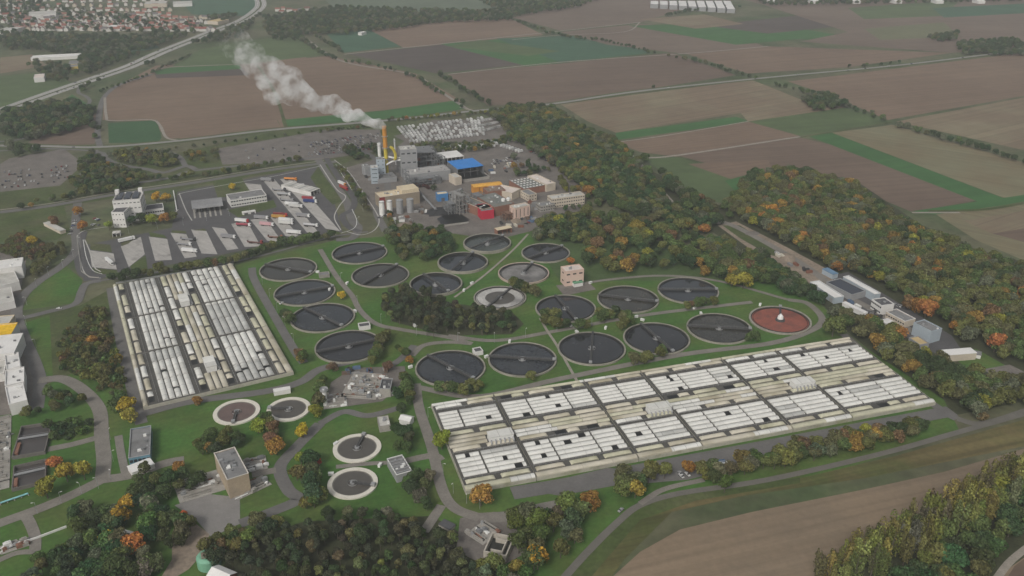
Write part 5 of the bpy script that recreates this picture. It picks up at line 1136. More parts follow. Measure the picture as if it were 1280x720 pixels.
# ================================================================ TREES
def leaf_mat(name, tr=.25, col=None):
    m = bpy.data.materials.new(name); m.use_nodes = True; nt = m.node_tree; N, L = nt.nodes, nt.links; N.clear()
    out = N.new('ShaderNodeOutputMaterial'); oi = N.new('ShaderNodeObjectInfo'); geo = N.new('ShaderNodeNewGeometry'); tc = N.new('ShaderNodeTexCoord')
    n = N.new('ShaderNodeTexNoise'); n.inputs['Scale'].default_value = .45; n.inputs['Detail'].default_value = 3; L.new(tc.outputs['Object'], n.inputs['Vector'])
    hs = N.new('ShaderNodeHueSaturation'); L.new(oi.outputs['Color'], hs.inputs['Color']) if col is None else setattr(hs.inputs['Color'], 'default_value', (*col, 1))
    def mr(sock, lo, hi, a, b):
        r = N.new('ShaderNodeMapRange'); r.inputs['From Min'].default_value = lo; r.inputs['From Max'].default_value = hi; r.inputs['To Min'].default_value = a; r.inputs['To Max'].default_value = b; L.new(sock, r.inputs['Value']); return r.outputs['Result']
    def mth(op, a, b):
        r = N.new('ShaderNodeMath'); r.operation = op
        for i, s in enumerate((a, b)):
            if isinstance(s, (int, float)): r.inputs[i].default_value = s
            else: L.new(s, r.inputs[i])
        return r.outputs[0]
    v = mth('MULTIPLY', mth('MULTIPLY', mr(n.outputs['Fac'], .3, .7, .72, 1.3), mr(geo.outputs['Random Per Island'], 0, 1, .6, 1.45)), mr(oi.outputs['Random'], 0, 1, .78, 1.25))
    L.new(v, hs.inputs['Value']); L.new(mr(n.outputs['Fac'], .3, .7, .485, .515), hs.inputs['Hue'])
    b = N.new('ShaderNodeBsdfDiffuse'); L.new(hs.outputs[0], b.inputs['Color']); t = N.new('ShaderNodeBsdfTranslucent'); L.new(hs.outputs[0], t.inputs['Color'])
    mx = N.new('ShaderNodeMixShader'); mx.inputs[0].default_value = tr; L.new(b.outputs[0], mx.inputs[1]); L.new(t.outputs[0], mx.inputs[2]); L.new(mx.outputs[0], out.inputs['Surface'])
    return m
M_leaf = leaf_mat('leaf_surface'); M_bark = mat('bark', (.09, .075, .06), .95, .25, 1.5)
def quad(mb, c, nrm, s, q):
    nrm = nrm.normalized(); a = nrm.orthogonal().normalized(); b = nrm.cross(a); th = q.uniform(0, PI); a, b = a * math.cos(th) + b * math.sin(th), b * math.cos(th) - a * math.sin(th)
    k = q.uniform(.6, 1.1); j = lambda: q.uniform(.7, 1.25)
    mb.poly([c + a * s * j() * k, c + b * s * j(), c - a * s * j() * k, c - b * s * j()])
def crown_broad(seed, H, Rc, nl, nq, base=.28, qs=.66):
    Rc *= 1.22; H *= 1.1; q = random.Random(seed); mb = MB(); lobes = [(Vector((0, 0, H * .68)), Rc * .72)]
    for i in range(nl):
        a = 2 * PI * i / nl + q.uniform(-.4, .4); rr = Rc * q.uniform(.38, .66); z = H * q.uniform(base + .14, .82); lobes.append((Vector((rr * math.cos(a), rr * math.sin(a), z)), Rc * q.uniform(.34, .52)))
    for c, r in lobes:
        for k in range(int(nq * (r / Rc) ** 2 * 1.4)):
            d = Vector((q.gauss(0, 1), q.gauss(0, 1), q.gauss(.25, 1))).normalized()
            p = c + Vector((d.x * r, d.y * r, d.z * r * .85)) * q.uniform(.78, 1.08)
            if p.z < H * base: continue
            quad(mb, p, d + Vector((q.gauss(0, .45), q.gauss(0, .45), q.gauss(0, .45))), q.uniform(.7, 1.2) * qs, q)
    return mb
def crown_conifer(seed, H, Rc, nq):
    q = random.Random(seed); mb = MB()
    for k in range(nq):
        f = q.random() ** .6; z = H * (.2 + .74 * (1 - f ** 2.0)); r = Rc * f ** .8 * q.uniform(.6, 1.08) * (.86 + .14 * math.sin(5 * f * 3 + seed)); a = q.uniform(0, 2 * PI)
        quad(mb, Vector((r * math.cos(a), r * math.sin(a), z - r * .15)), Vector((math.cos(a) * .8, math.sin(a) * .8, 1.0 + q.gauss(0, .4))), q.uniform(.4, .8), q)
    return mb
def crown_poplar(seed, H, Rc, nq):
    q = random.Random(seed); mb = MB(); st = [(q.uniform(-.5, .5) * Rc, q.uniform(-.5, .5) * Rc, q.uniform(.75, 1.0), q.uniform(.3, .5) * Rc) for _ in range(7)]
    for k in range(nq):
        x, y, hh, r = q.choice(st); f = q.random(); z = H * (.14 + (hh - .14) * f); rr = r * (math.sin(PI * min(1, .12 + .88 * (1 - f) )) * .7 + .35) * q.uniform(.4, 1.05); a = q.uniform(0, 2 * PI); sp = 1 + f * .25
        quad(mb, Vector((x * sp + rr * math.cos(a), y * sp + rr * math.sin(a), z)), Vector((math.cos(a), math.sin(a), .6 + q.gauss(0, .5))), q.uniform(.35, .72), q)
    return mb
def trunk_mb(seed, H, r, limbs=4, top=.7):
    q = random.Random(seed); mb = MB(); mb.tube((0, 0, -.2), (0, 0, H * .35), r, 8, 0, r * .75); mb.tube((0, 0, H * .35), (q.uniform(-.3, .3), q.uniform(-.3, .3), H * top), r * .75, 6, 0, r * .25)
    for i in range(limbs):
        a = 2 * PI * i / max(1, limbs) + q.uniform(-.5, .5); z = H * q.uniform(.28, .5); mb.tube((0, 0, z), (math.cos(a) * H * .22, math.sin(a) * H * .22, z + H * .2), r * .4, 5, 0, r * .12)
    return mb
KIND = {}
def kind(name, variants):
    L = []
    for cmb, tmb in variants:
        t = empty(name, (0, 0, 0)); c = cmb.build('crown', M_leaf, t); k = tmb.build('trunk', M_bark, t); L.append(t)
    KIND[name] = L
kind('broadleaf_tree', [(crown_broad(100 + i, 12, R_, nl, 400, b), trunk_mb(i, 12, .32)) for i, (R_, nl, b) in enumerate([(5.0, 7, .26), (4.4, 6, .22), (5.6, 8, .3), (4.7, 5, .24), (5.2, 9, .28)])])
kind('pine_tree', [(crown_broad(200 + i, 12.5, R_, nl, 520, b, .5), trunk_mb(20 + i, 14, .26, 3, .85)) for i, (R_, nl, b) in enumerate([(3.3, 5, .3), (2.8, 4, .2), (3.6, 6, .35), (3.0, 7, .25)])])
kind('poplar_tree', [(crown_poplar(300 + i, 20, R_, 900), trunk_mb(30 + i, 20, .4, 5, .9)) for i, R_ in enumerate((5.0, 4.2, 5.6))])
kind('shrub', [(crown_broad(400 + i, 3.2, R_, 4, 120, .05, .42), trunk_mb(40 + i, 3.2, .08, 3)) for i, R_ in enumerate((2.0, 1.6, 2.4))])
PAL = {'dark green': (.040, .058, .026), 'deep green': (.034, .062, .028), 'mid green': (.062, .090, .032), 'olive green': (.092, .098, .034), 'yellow green': (.17, .17, .032), 'yellow': (.30, .22, .03), 'ochre': (.19, .125, .035), 'orange': (.235, .115, .035), 'rust brown': (.12, .078, .042), 'red': (.26, .05, .03), 'grey green': (.085, .095, .06), 'dull olive': (.085, .085, .04), 'purple brown': (.07, .035, .035), 'pine green': (.040, .048, .027), 'pale yellow green': (.135, .140, .042)}
MIXG = [('dark green', 4), ('deep green', 3), ('mid green', 5), ('olive green', 5), ('dull olive', 3), ('grey green', 3), ('ochre', .5), ('rust brown', .4)]
MIXA = [('dark green', 2), ('mid green', 4), ('olive green', 6), ('dull olive', 4), ('ochre', 1.5), ('orange', .18), ('rust brown', .7), ('yellow green', .9), ('grey green', 2)]
MIXD = [('dark green', 5), ('deep green', 4), ('grey green', 2), ('mid green', 2), ('dull olive', 1)]
MIXC = [('pine green', 6), ('dark green', 1.5), ('dull olive', 1.2), ('olive green', .25)]
MIXW = [('pale yellow green', 6), ('olive green', 3), ('dull olive', 1), ('grey green', .5)]
MIXS = [('mid green', 4), ('olive green', 4), ('dark green', 3), ('rust brown', 1), ('dull olive', 2)]
PAL = {k: tuple(min(.6, c * 1.55) for c in v) for k, v in PAL.items()}
TREES = []                                               # (kind, x, y, scale, zscale, colour name, where, ind)
def inside(p, poly):
    c = False
    for i in range(len(poly)):
        a, b = poly[i], poly[i - 1]
        if (a.y > p[1]) != (b.y > p[1]) and p[0] < (b.x - a.x) * (p[1] - a.y) / (b.y - a.y) + a.x: c = not c
    return c
from mathutils import noise as mnoise
WARM = {'ochre', 'orange', 'rust brown', 'yellow green', 'yellow'}
def pick(mix, x=0, y=0):
    n = mnoise.noise(Vector((x / 55, y / 55, 3.3))) + .5 * mnoise.noise(Vector((x / 21, y / 21, 7.1)))
    k = 1.7 if n > .3 else 1.0 if n > .08 else .3; d = mnoise.noise(Vector((x / 70, y / 70, 11.7)))
    return rnd.choices([m for m, _ in mix], [w * (k if m in WARM else (2.2 if d > .12 else .6) if 'dark' in m or 'deep' in m else 1) for m, w in mix])[0]
GRID = {}
for ex_, ey_, er_ in EXC:
    for gx in range(int((ex_ - er_) // 20), int((ex_ + er_) // 20) + 1):
        for gy in range(int((ey_ - er_) // 20), int((ey_ + er_) // 20) + 1): GRID.setdefault((gx, gy), []).append((ex_, ey_, er_))
HOLES = [[at(*q) for q in pxs(z)] for z in ('1186,440 1222,433 1270,461 1214,472', '1226,462 1262,454 1294,472 1258,480', '1040,342 1060,338 1125,372 1190,412 1215,448 1180,446 1125,420 1050,374', '896,274 925,276 985,308 1040,338 1048,370 975,340', '700,358 745,350 748,366 705,374')]
def clear(x, y, r=0.0):
    return any((x - a) ** 2 + (y - b) ** 2 < (c + r) ** 2 for a, b, c in GRID.get((int(x // 20), int(y // 20)), ())) or any(inside((x, y), h) for h in HOLES)
HK = {'broadleaf_tree': 12, 'pine_tree': 14, 'poplar_tree': 20, 'shrub': 3.2}
def wood(kd, s, sp, sc, mix, where, ind=True, keep=1.0, zs=(.9, 1.15)):
    h = HK[kd] * (sc[0] + sc[1]) / 2 * .55; P = [at(*q, h) for q in pxs(s)]
    x0, x1, y0, y1 = min(p.x for p in P), max(p.x for p in P), min(p.y for p in P), max(p.y for p in P); y = y0; row = 0
    while y < y1:
        x = x0 + (row % 2) * sp / 2
        while x < x1:
            q = (x + rnd.uniform(-.38, .38) * sp, y + rnd.uniform(-.38, .38) * sp)
            if inside(q, P) and rnd.random() < keep: (lambda: None)() if clear(*q) else TREES.append((kd, *q, rnd.uniform(*sc), rnd.uniform(*zs), pick(mix, *q), where, ind))
            x += sp
        y += sp * .87; row += 1
def row(kd, s, sp, sc, mix, where, ind=True, jit=1.5, keep=1.0, w=0.0):
    h = HK[kd] * (sc[0] + sc[1]) / 2 * .5; P = spline([at(*q, h) for q in pxs(s)], 8); acc = 0.0
    for a, b in zip(P, P[1:]):
        d = (b - a); n = d.length
        if n < 1e-6: continue
        t = sp - acc
        while t < n:
            q = a + d * (t / n)
            X_, Y_ = q.x + rnd.uniform(-jit, jit) + rnd.uniform(-w, w), q.y + rnd.uniform(-jit, jit) + rnd.uniform(-w, w)
            if rnd.random() < keep and not clear(X_, Y_, -6 if sp < 5.6 else -2.5): TREES.append((kd, X_, Y_, rnd.uniform(*sc), rnd.uniform(.85, 1.15), pick(mix, X_, Y_), where, ind))
            t += sp * rnd.uniform(.85, 1.15)
        acc = n - (t - sp)
def one(kd, px, py, sc, col, where, zs=1.0):
    p = at(px, py, HK[kd] * sc * .55); TREES.append((kd, p.x, p.y, sc * 1.25, zs * .92, col, where, 2))
B, K, W, S = 'broadleaf_tree', 'pine_tree', 'poplar_tree', 'shrub'
# near groves (individual trees)
wood(K, '258,735 285,680 330,655 400,652 470,640 530,642 560,665 610,705 620,760 250,760', 7.0, (.62, .92), MIXC, 'in the dense grove at the bottom edge')
wood(K, '474,372 500,358 530,358 565,380 600,384 645,390 652,402 630,414 560,418 520,408 482,392', 8.0, (.75, 1.05), MIXC, 'in the grove in the middle of the tanks')
wood(B, '90,640 130,622 160,650 165,690 120,740 60,740 80,690', 9, (.75, 1.05), MIXD, 'in the lower wood behind the small white shed')
wood(B, '165,610 225,640 250,665 240,690 195,680 170,660', 8.5, (.7, 1.0), MIXD, 'in the dark wood beside the grey basin yard')
wood(B, '110,700 200,690 215,720 180,745 90,745', 9, (.65, .95), MIXD, 'at the lower edge near the earth yard')
wood(B, '50,690 90,670 110,700 60,740 30,740', 9, (.6, .9), MIXG, 'below the stepped channel')
wood(B, '250,680 300,660 340,640 360,650 300,690 270,700', 9, (.7, .95), MIXG, 'between the grey basin yard and the conifer grove')
wood(B, '165,595 190,585 210,600 250,580 258,600 200,622 175,615', 9, (.6, .85), MIXD, 'along the ramp behind the beige pump hall')
wood(B, '230,560 260,540 300,535 330,550 300,560 262,565', 9, (.55, .8), MIXG, 'on the lawn above the beige pump hall')
wood(B, '365,580 395,570 410,600 405,630 380,640 350,628 365,600', 9, (.7, 1.0), [('mid green', 4), ('deep green', 2), ('olive green', 2)], 'beside the white rimmed pair of tanks')
wood(B, '400,632 440,640 480,636 520,642 470,648 400,652', 9, (.55, .75), MIXD, 'in the front fringe of the conifer grove')
wood(B, '508,588 530,585 555,600 552,630 525,640 508,612', 9, (.65, .9), MIXD, 'beside the ribbed machine house')
wood(B, '488,535 510,530 528,548 520,562 495,560', 8, (.6, .8), MIXD, 'behind the white tent roof')
wood(B, '495,490 515,475 520,505 500,515', 8, (.6, .8), MIXD, 'at the corner tank by the road junction')
wood(B, '625,640 660,618 700,612 770,625 735,650 700,690 650,712 625,690 650,660', 10, (.8, 1.15), MIXA, 'between the dyke road and the concrete chamber')
wood(B, '590,700 640,690 665,712 640,745 590,745', 9, (.7, .95), MIXA, 'below the concrete chamber')
wood(B, '762,584 800,574 848,580 852,606 800,614 766,612', 8, (.8, 1.1), MIXA, 'in the clump between the big basins and the dyke road')
wood(B, '850,588 905,580 960,566 1000,552 1060,540 1160,526 1168,544 1040,574 920,606 860,612', 7.5, (.7, .95), MIXA, 'along the road below the big basins')
wood(B, '1060,395 1100,398 1130,430 1190,455 1240,470 1290,478 1290,512 1230,520 1195,508 1150,478 1095,434', 9.5, (.85, 1.2), MIXA, 'at the forest corner by the big basins')
wood(B, '1000,350 1030,372 1060,395 1095,434 1060,412 1030,392 985,366 960,340', 9.5, (.75, 1.1), MIXG, 'between the red tank and the industrial yard')
wood(W, '1005,715 1050,690 1110,660 1180,620 1260,585 1290,578 1290,610 1230,640 1150,680 1070,730', 7.5, (.85, 1.15), MIXW, 'in the feathery belt beside the near field', True, 1.0, (1.05, 1.35))
wood(B, '1090,745 1160,690 1240,650 1290,615 1290,670 1240,712 1200,745', 10, (.9, 1.2), [('mid green', 4), ('deep green', 3), ('olive green', 3), ('dark green', 2)], 'behind the feathery belt')
# left meadow scrub
wood(S, '105,385 140,385 150,440 165,500 145,515 120,480 100,470 95,430', 5.5, (1.1, 2.1), [('olive green', 5), ('dull olive', 3), ('mid green', 4), ('rust brown', .4)], 'in the scrub beside the smaller white basins', True, .75)
wood(S, '70,420 105,400 110,470 80,470', 6, (.8, 1.4), MIXS, 'in the scrub beside the smaller white basins')
wood(B, '35,330 75,300 90,320 60,340 40,350', 8, (.45, .7), [('olive green', 3), ('rust brown', 2), ('dull olive', 3)], 'between the white factory halls and the lane')
wood(S, '0,305 30,290 70,315 35,325 0,315', 5, (.8, 1.5), [('rust brown', 3), ('olive green', 3), ('dull olive', 3)], 'on the heath strip behind the factory halls')
wood(B, '18,505 60,485 100,492 105,505 60,512 20,520', 8, (.5, .75), MIXG, 'between the factory halls and the rectangular tanks')
wood(S, '60,530 110,520 118,545 70,560', 6, (1.0, 1.7), [('mid green', 4), ('deep green', 2)], 'on the lawn beside the rectangular tanks')
# park between incinerator and rows of tanks
wood(B, '690,280 740,265 800,272 850,290 900,300 930,330 960,352 900,345 830,335 760,340 720,318 690,300', 11.5, (.75, 1.2), [('mid green', 5), ('deep green', 3), ('olive green', 4), ('dark green', 3), ('ochre', 1), ('rust brown', .8), ('yellow green', .6)], 'in the park behind the upper row of tanks', True, .8)
wood(B, '890,296 935,308 1000,348 1020,376 985,366 940,352 900,345 880,320', 9, (.7, 1.1), MIXG, 'between the park and the red tank', True, .85)
wood(B, '480,290 520,282 560,285 570,310 545,325 500,320 482,300', 9.5, (.6, 1.0), MIXG, 'between the lorry park and the upper tanks')
wood(B, '668,276 700,268 735,262 748,274 705,300 672,300', 9.5, (.65, 1.05), MIXG, 'below the long pale office', True, .8)
wood(B, '642,206 660,202 676,213 662,220 645,218', 8, (.5, .75), MIXG, 'on the yard above the square rooflights', True, .7)
wood(B, '722,243 762,236 768,252 738,262', 9, (.6, .9), MIXG, 'around the little car park by the office', True, .6)
# big forests
wood(B, '612,140 645,130 692,133 740,165 790,185 840,225 890,255 915,270 870,290 800,268 745,246 735,236 704,216 672,190 640,172 630,158', 9.5, (.75, 1.1), MIXG, 'in the long wood beside the incinerator', False)
wood(B, '900,255 935,222 985,210 1060,226 1130,275 1215,312 1290,335 1290,478 1230,455 1185,410 1120,378 1090,352 1040,335 985,305 930,275', 9.5, (.8, 1.15), MIXA, 'in the big forest beyond the yard', False)
wood(B, '940,320 1000,345 985,352 940,340', 9, (.7, 1.0), MIXG, 'along the woodland track', False)
wood(B, '895,262 915,268 960,290 925,275', 9, (.6, .8), MIXG, 'along the woodland track', False)
wood(B, '925,262 950,258 1010,285 1060,320 1100,345 1085,350 1030,330 985,300', 9, (.7, 1.0), [('orange', 3), ('ochre', 4), ('olive green', 3), ('rust brown', 1)], 'along the forest edge at the bare strip', False, .55)
# hedges and strips near the lorry park
row(B, '130,350 200,339 290,325 340,307 400,297 420,295', 7, (.6, .95), [('olive green', 3), ('mid green', 2), ('dull olive', 3), ('rust brown', .6), ('dark green', 2)], 'along the hedge between lorry park and smaller basins', True, 2)
row(B, '0,262 60,250 140,236 175,226', 8, (.5, .8), MIXG, 'along the lane beyond the lorry park', False, 3, 1, 4)
row(B, '100,225 150,215 215,222 330,206 400,192', 8, (.5, .8), MIXG, 'along the hedge of the long car park', False, 3, 1, 4)
wood(B, '85,224 140,205 190,218 145,240 90,240', 8, (.5, .75), MIXG, 'between the two car parks', False)
wood(B, '128,190 175,186 225,192 220,206 180,206 140,202', 8, (.5, .75), MIXA, 'on the motorway exit island', False)
wood(B, '100,195 120,188 135,205 120,220 95,212', 8, (.5, .75), MIXG, 'on the motorway exit verge', False)
wood(B, '225,190 270,185 275,205 235,210', 9, (.5, .7), [('olive green', 3), ('ochre', 1), ('dull olive', 2)], 'beside the exit ramp', False, .5)
row(S, '395,165 440,160 476,157', 8, (1, 1.6), MIXS, 'beside the country road', False)
row(B, '440,185 475,182', 7, (.45, .6), MIXA, 'by the filter house', False); row(B, '420,206 435,222 448,245 460,262', 7, (.45, .7), MIXG, 'along the plant fence by the lorry park', True, 2.5, 1, 2)
wood(B, '512,180 560,178 600,178 640,168 642,176 600,186 560,190 524,188', 8, (.45, .65), MIXG, 'x', False); wood(B, '424,182 475,180 478,194 440,198', 8, (.5, .7), MIXD, 'x', False); row(B, '480,150 540,146 610,140', 7, (.4, .6), MIXA, 'beside the country road', False, 3, 1, 3)
row(B, '486,262 492,285 500,298', 6, (.45, .65), MIXA, 'at the yard below the cream roofed hall'); row(B, '700,222 710,238 735,232', 9, (.6, .85), [('yellow green', 2), ('olive green', 3), ('ochre', 1)], 'behind the long pale office')
row(B, '700,262 725,258', 8, (.5, .7), MIXD, 'in front of the long pale office'); row(B, '655,205 690,212', 8, (.45, .7), MIXD, 'behind the saw-tooth hall', False)
row(S, '505,238 520,232 545,236', 5, (1, 1.6), [('purple brown', 3), ('dark green', 1)], 'behind the cream roofed hall')
row(B, '560,246 580,240', 6, (.35, .5), MIXD, 'beside the blue weigh house')
# shrubs along the tanks
for s_, w_ in (('690,382 680,398 700,410', 'by the tank between grove and pink cube'), ('745,400 770,392 790,396', 'along the lane between the tank rows'), ('720,410 735,405', 'by the lane between the tank rows'), ('770,410 790,402', 'at the slanting-bridged tank'), ('842,384 870,380 895,376', 'along the end of the upper row'), ('785,452 810,447 835,440', 'between tank row and big basins'), ('930,425 950,420', 'by the level-bridged tank'), ('655,472 672,468', 'by the second tank of the basin row'), ('580,484 600,480', 'by the corner tank'), ('480,420 470,440 462,452', 'on the path by the concrete works'), ('496,430 508,442', 'at the path fork by the concrete works'), ('352,392 366,402', 'behind the third tank of the column'), ('373,440 384,452', 'at the corner of the smaller basins'), ('636,350 652,360 676,368', 'by the two churned tanks'), ('690,392 700,402 712,408', 'at the near rim between grove and pink cube'), ('742,388 765,394 795,396', 'under the near rims of the upper row'), ('455,440 474,428 484,416', 'on the lane above the concrete works'), ('404,470 400,490 396,504', 'behind the slim white silo'), ('500,468 508,480 512,500', 'beside the boxy pump house'), ('540,484 566,488 600,488', 'at the near rim of the corner tank'), ('330,520 344,540 330,552', 'between the small white rims and the pump hall'), ('905,345 930,352', 'at the edge of the park')):
    row(B, s_, 5.5, (.55, .9), MIXS, w_, True, 1.5)
# single trees that stand out
for px, py, sc, col, wh in ((240 - 82, 508, .8, 'yellow', 'at the near corner of the smaller basins'), (162, 522, .75, 'yellow green', 'just below the yellow tree by the smaller basins'), (552, 552, .95, 'yellow green', 'beside the path at the corner of the big basins'), (601, 622, .95, 'orange', 'at the near corner of the big basins'), (57, 612, 1.0, 'yellow green', 'nearest the turquoise pipe, round and bright'), (82, 592, .95, 'yellow green', 'round, in the pair on the lawn by the crossroads'), (104, 590, .9, 'yellow green', 'second of the pair on the lawn by the crossroads'), (68, 580, .6, 'orange', 'small, behind the bright pair on the lawn'), (165, 684, .9, 'orange', 'below the small white shed'), (134, 676, .65, 'yellow', 'left of the small white shed'.replace('left of', 'among the trees beside')), (150, 645, .9, 'yellow', 'tall, behind the small white shed'), (158, 632, .7, 'yellow', 'behind the small white shed by the dark wood'), (223, 585, .5, 'orange', 'small, beside the ramp of the pump hall'), (247, 502, .5, 'orange', 'against the near end of the smaller basins'), (322, 534, .75, 'yellow green', 'by the small reddish white rimmed tank'), (378, 540, .7, 'yellow', 'beside the silver road below the white tower'), (395, 515, .7, 'yellow green', 'at the foot of the slim white silo'), (376, 574, .65, 'yellow green', 'bright, by the road at the upper white rimmed tank'), (345, 560, .8, 'ochre', 'beside the beige pump hall hopper'), (398, 578, .3, 'red', 'tiny, next to the upper white rimmed tank'), (1158, 387, 1.15, 'orange', 'flaming, behind the grey hall, the brightest of the forest edge'), (1148, 384, .95, 'orange', 'flaming, beside the brightest one behind the grey hall'), (1136, 380, .9, 'rust brown', 'rounded, beside the flaming pair'), (1193, 410, .8, 'orange', 'behind the mast near the pale blue hall'), (1208, 404, .7, 'ochre', 'behind the pale blue hall'), (1245, 430, 1.1, 'orange', 'big, behind the sports lawn'), (1170, 472, .6, 'orange', 'in the forest corner by the big basins, reddish'), (1255, 473, .6, 'orange', 'by the small parking place'), (1122, 418, .9, 'ochre', 'in front of the sandy yellow roof'), (1228, 522, .5, 'rust brown', 'at the dyke road fork'), (965, 265, 1.0, 'orange', 'glowing, at the upper end of the bare strip'), (972, 280, .8, 'orange', 'lower glowing one at the bare strip'), (795, 285, 1.0, 'ochre', 'amber, in the middle of the park'), (807, 280, .9, 'rust brown', 'behind the amber one in the park'), (880, 288, .8, 'orange', 'at the upper edge of the park'), (862, 282, .8, 'ochre', 'in the upper park by the track'), (838, 296, .9, 'rust brown', 'broad, in the upper park'), (762, 328, .75, 'ochre', 'golden, close to the pink cube'), (772, 318, .8, 'olive green', 'behind the golden one at the pink cube'), (930, 352, 1.1, 'yellow green', 'large round, above the red tank'), (915, 352, .8, 'yellow green', 'smaller round, next to the large one above the red tank'), (735, 240, 1.0, 'ochre', 'golden brown, by the long pale office'), (713, 327, .5, 'orange', 'small, by the rim behind the pink cube'), (40, 302, .7, 'yellow', 'bright, above the heath strip'), (98, 265, .75, 'orange', 'slim, beside the lane at the stepped white office'), (103, 283, .7, 'orange', 'lower, beside the lane at the stepped white office'), (68, 277, .8, 'rust brown', 'tall slim, on the meadow by the lane'), (136, 283, .7, 'yellow green', 'in front of the stepped white office wing'), (195, 247, .8, 'yellow', 'behind the annex of the stepped white office'), (207, 248, .7, 'yellow', 'beside the white garden wall'), (190, 275, .8, 'yellow green', 'in front of the annex of the stepped white office'), (205, 274, .8, 'ochre', 'in the garden before the annex'), (216, 272, .75, 'olive green', 'at the garden corner by the lanes'), (178, 273, .8, 'dark green', 'dark, in front of the stepped white office'), (165, 277, .8, 'dark green', 'dark and full, before the white wing'), (115, 427, .65, 'orange', 'alone in the scrub meadow'), (148, 448, .5, 'yellow', 'in the scrub beside the basins lane'), (290, 234, .6, 'yellow', 'on the lawn behind the long white office'), (455, 372, .0, 'yellow green', 'x'), (427, 370, .5, 'yellow', 'between the second and third tanks of the column'), (512, 451, .45, 'orange', 'small, beside the corner tank'), (485, 459, .55, 'rust brown', 'on the rubble yard at the concrete works'), (416, 460, .6, 'rust brown', 'at the lower rim of the column tanks'), (376, 450, .5, 'ochre', 'at the corner where the lanes meet by the smaller basins'), (1042, 410, 1.2, 'mid green', 'large rounded, at the forest corner of the big basins'), (944, 218, 1.0, 'dark green', 'alone on the bright green field'), (938, 220, .8, 'dark green', 'smaller, beside the lone one on the green field'), (642, 196, .7, 'grey green', 'beside the red vehicles at the blue roof'), (672, 700, 1.0, 'yellow', 'glowing, by the dyke road at the bottom'), (1240, 613, 1.25, 'yellow green', 'bright, in the feathery belt'), (1222, 622, 1.2, 'yellow green', 'leafy, in the feathery belt'), (1260, 620, 1.1, 'mid green', 'leafy, low in the feathery belt')):
    if sc > 0: one(B, px, py, sc, col, wh)
# far hedgerows and country trees: part of the distant woodland mass
for s, sp, sc in (('378,48 410,70 470,82 515,95 545,112 590,136', 11, (.5, .8)), ('395,44 430,66', 10, (.5, .8)), ('545,90 575,108 612,130', 11, (.6, .9)), ('640,24 700,44 760,52 820,66', 12, (.5, .8)), ('830,68 880,78 925,92 948,97', 11, (.5, .9)), ('965,104 1000,112 1060,132 1110,150', 9, (.5, .8)), ('1115,153 1180,172 1240,188 1290,205', 10, (.6, .9)), ('1050,88 1060,84 1130,77', 22, (.5, .7)), ('790,112 820,108', 22, (.5, .7)), ('830,20 870,12 930,8', 12, (.6, .9)), ('120,116 190,90 240,68', 9, (.4, .6)), ('180,190 230,184 330,172 400,163', 14, (.35, .5)), ('100,115 112,104 160,84 195,78', 8, (.6, .9)), ('118,150 120,175', 7, (.5, .7))): row(B, s, sp, sc, MIXD, 'far', False, 3, .9, 3)
for s, sp in (('1000,122 1040,116 1058,130 1020,136', 9), ('1160,44 1200,40 1195,48 1170,50', 12), ('1195,52 1262,48 1290,58 1290,68 1200,66', 12), ('0,38 60,42 160,44 270,40 300,46 240,54 120,70 30,60 0,60', 15), ('330,20 420,8 560,12 640,14 640,24 560,26 430,42 380,42 330,36', 15), ('100,66 190,64 180,78 130,90 100,85', 15), ('0,0 60,0 40,36 0,36', 26), ('0,140 40,130 95,126 125,134 120,150 60,170 20,172 0,165', 10), ('30,76 120,78 108,98 60,100', 18), ('600,0 760,-6 720,8 640,20', 16), ('940,-4 1280,-10 1280,0 960,6', 18), ('60,36 260,44 250,28 60,6', 30), ('120,55 190,58 250,46 200,52', 15), ('400,130 420,128 405,135', 30), ('260,20 330,12 300,44 280,36', 16), ('330,36 378,42 380,50 340,48', 16), ('0,180 30,178 60,186 20,192', 12)): wood(B, s, sp, (.7, 1.1), MIXD, 'far', False)
# ---- make them
def dist(t): return t[1] ** 2 + t[2] ** 2 
TREES.sort(key=lambda t: (t[7] != 2 or t[7] is True, dist(t)))
quota = {B: 300, K: 290, W: 120, S: 280}; cnt = {}; mass = []; used = {k: [False] * len(v) for k, v in KIND.items()}
NOUN = {B: 'broadleaf tree', K: 'pine tree', W: 'feathery poplar', S: 'low shrub'}
lab_n = {}
for t in TREES: lab_n[(t[0], t[5], t[6])] = lab_n.get((t[0], t[5], t[6]), 0) + 1
for t in TREES:
    kd, x, y, sc, zs, col, where, ind = t
    if not ind or cnt.get(kd, 0) >= quota[kd]: mass.append(t); continue
    cnt[kd] = cnt.get(kd, 0) + 1
    v = rnd.randrange(len(KIND[kd])); o = KIND[kd][v]
    if used[kd][v]: o = copy_tree(o)
    used[kd][v] = True
    o.location = (x, y, 0); o.rotation_euler = (0, 0, rnd.uniform(0, 6.28)); o.scale = (sc, sc, sc * zs)
    c = PAL[col]; j = [rnd.uniform(.85, 1.18) for _ in range(3)]
    for ch in o.children: ch.color = (c[0] * j[0], c[1] * j[1], c[2] * j[2], 1)
    tag(o, f'{col} {NOUN[kd]} {where}', 'shrub' if kd == S else 'tree', f'{col} {NOUN[kd]}s {where}' if lab_n[(kd, col, where)] > 1 else None)
print('TREES', cnt, 'mass', len(mass))
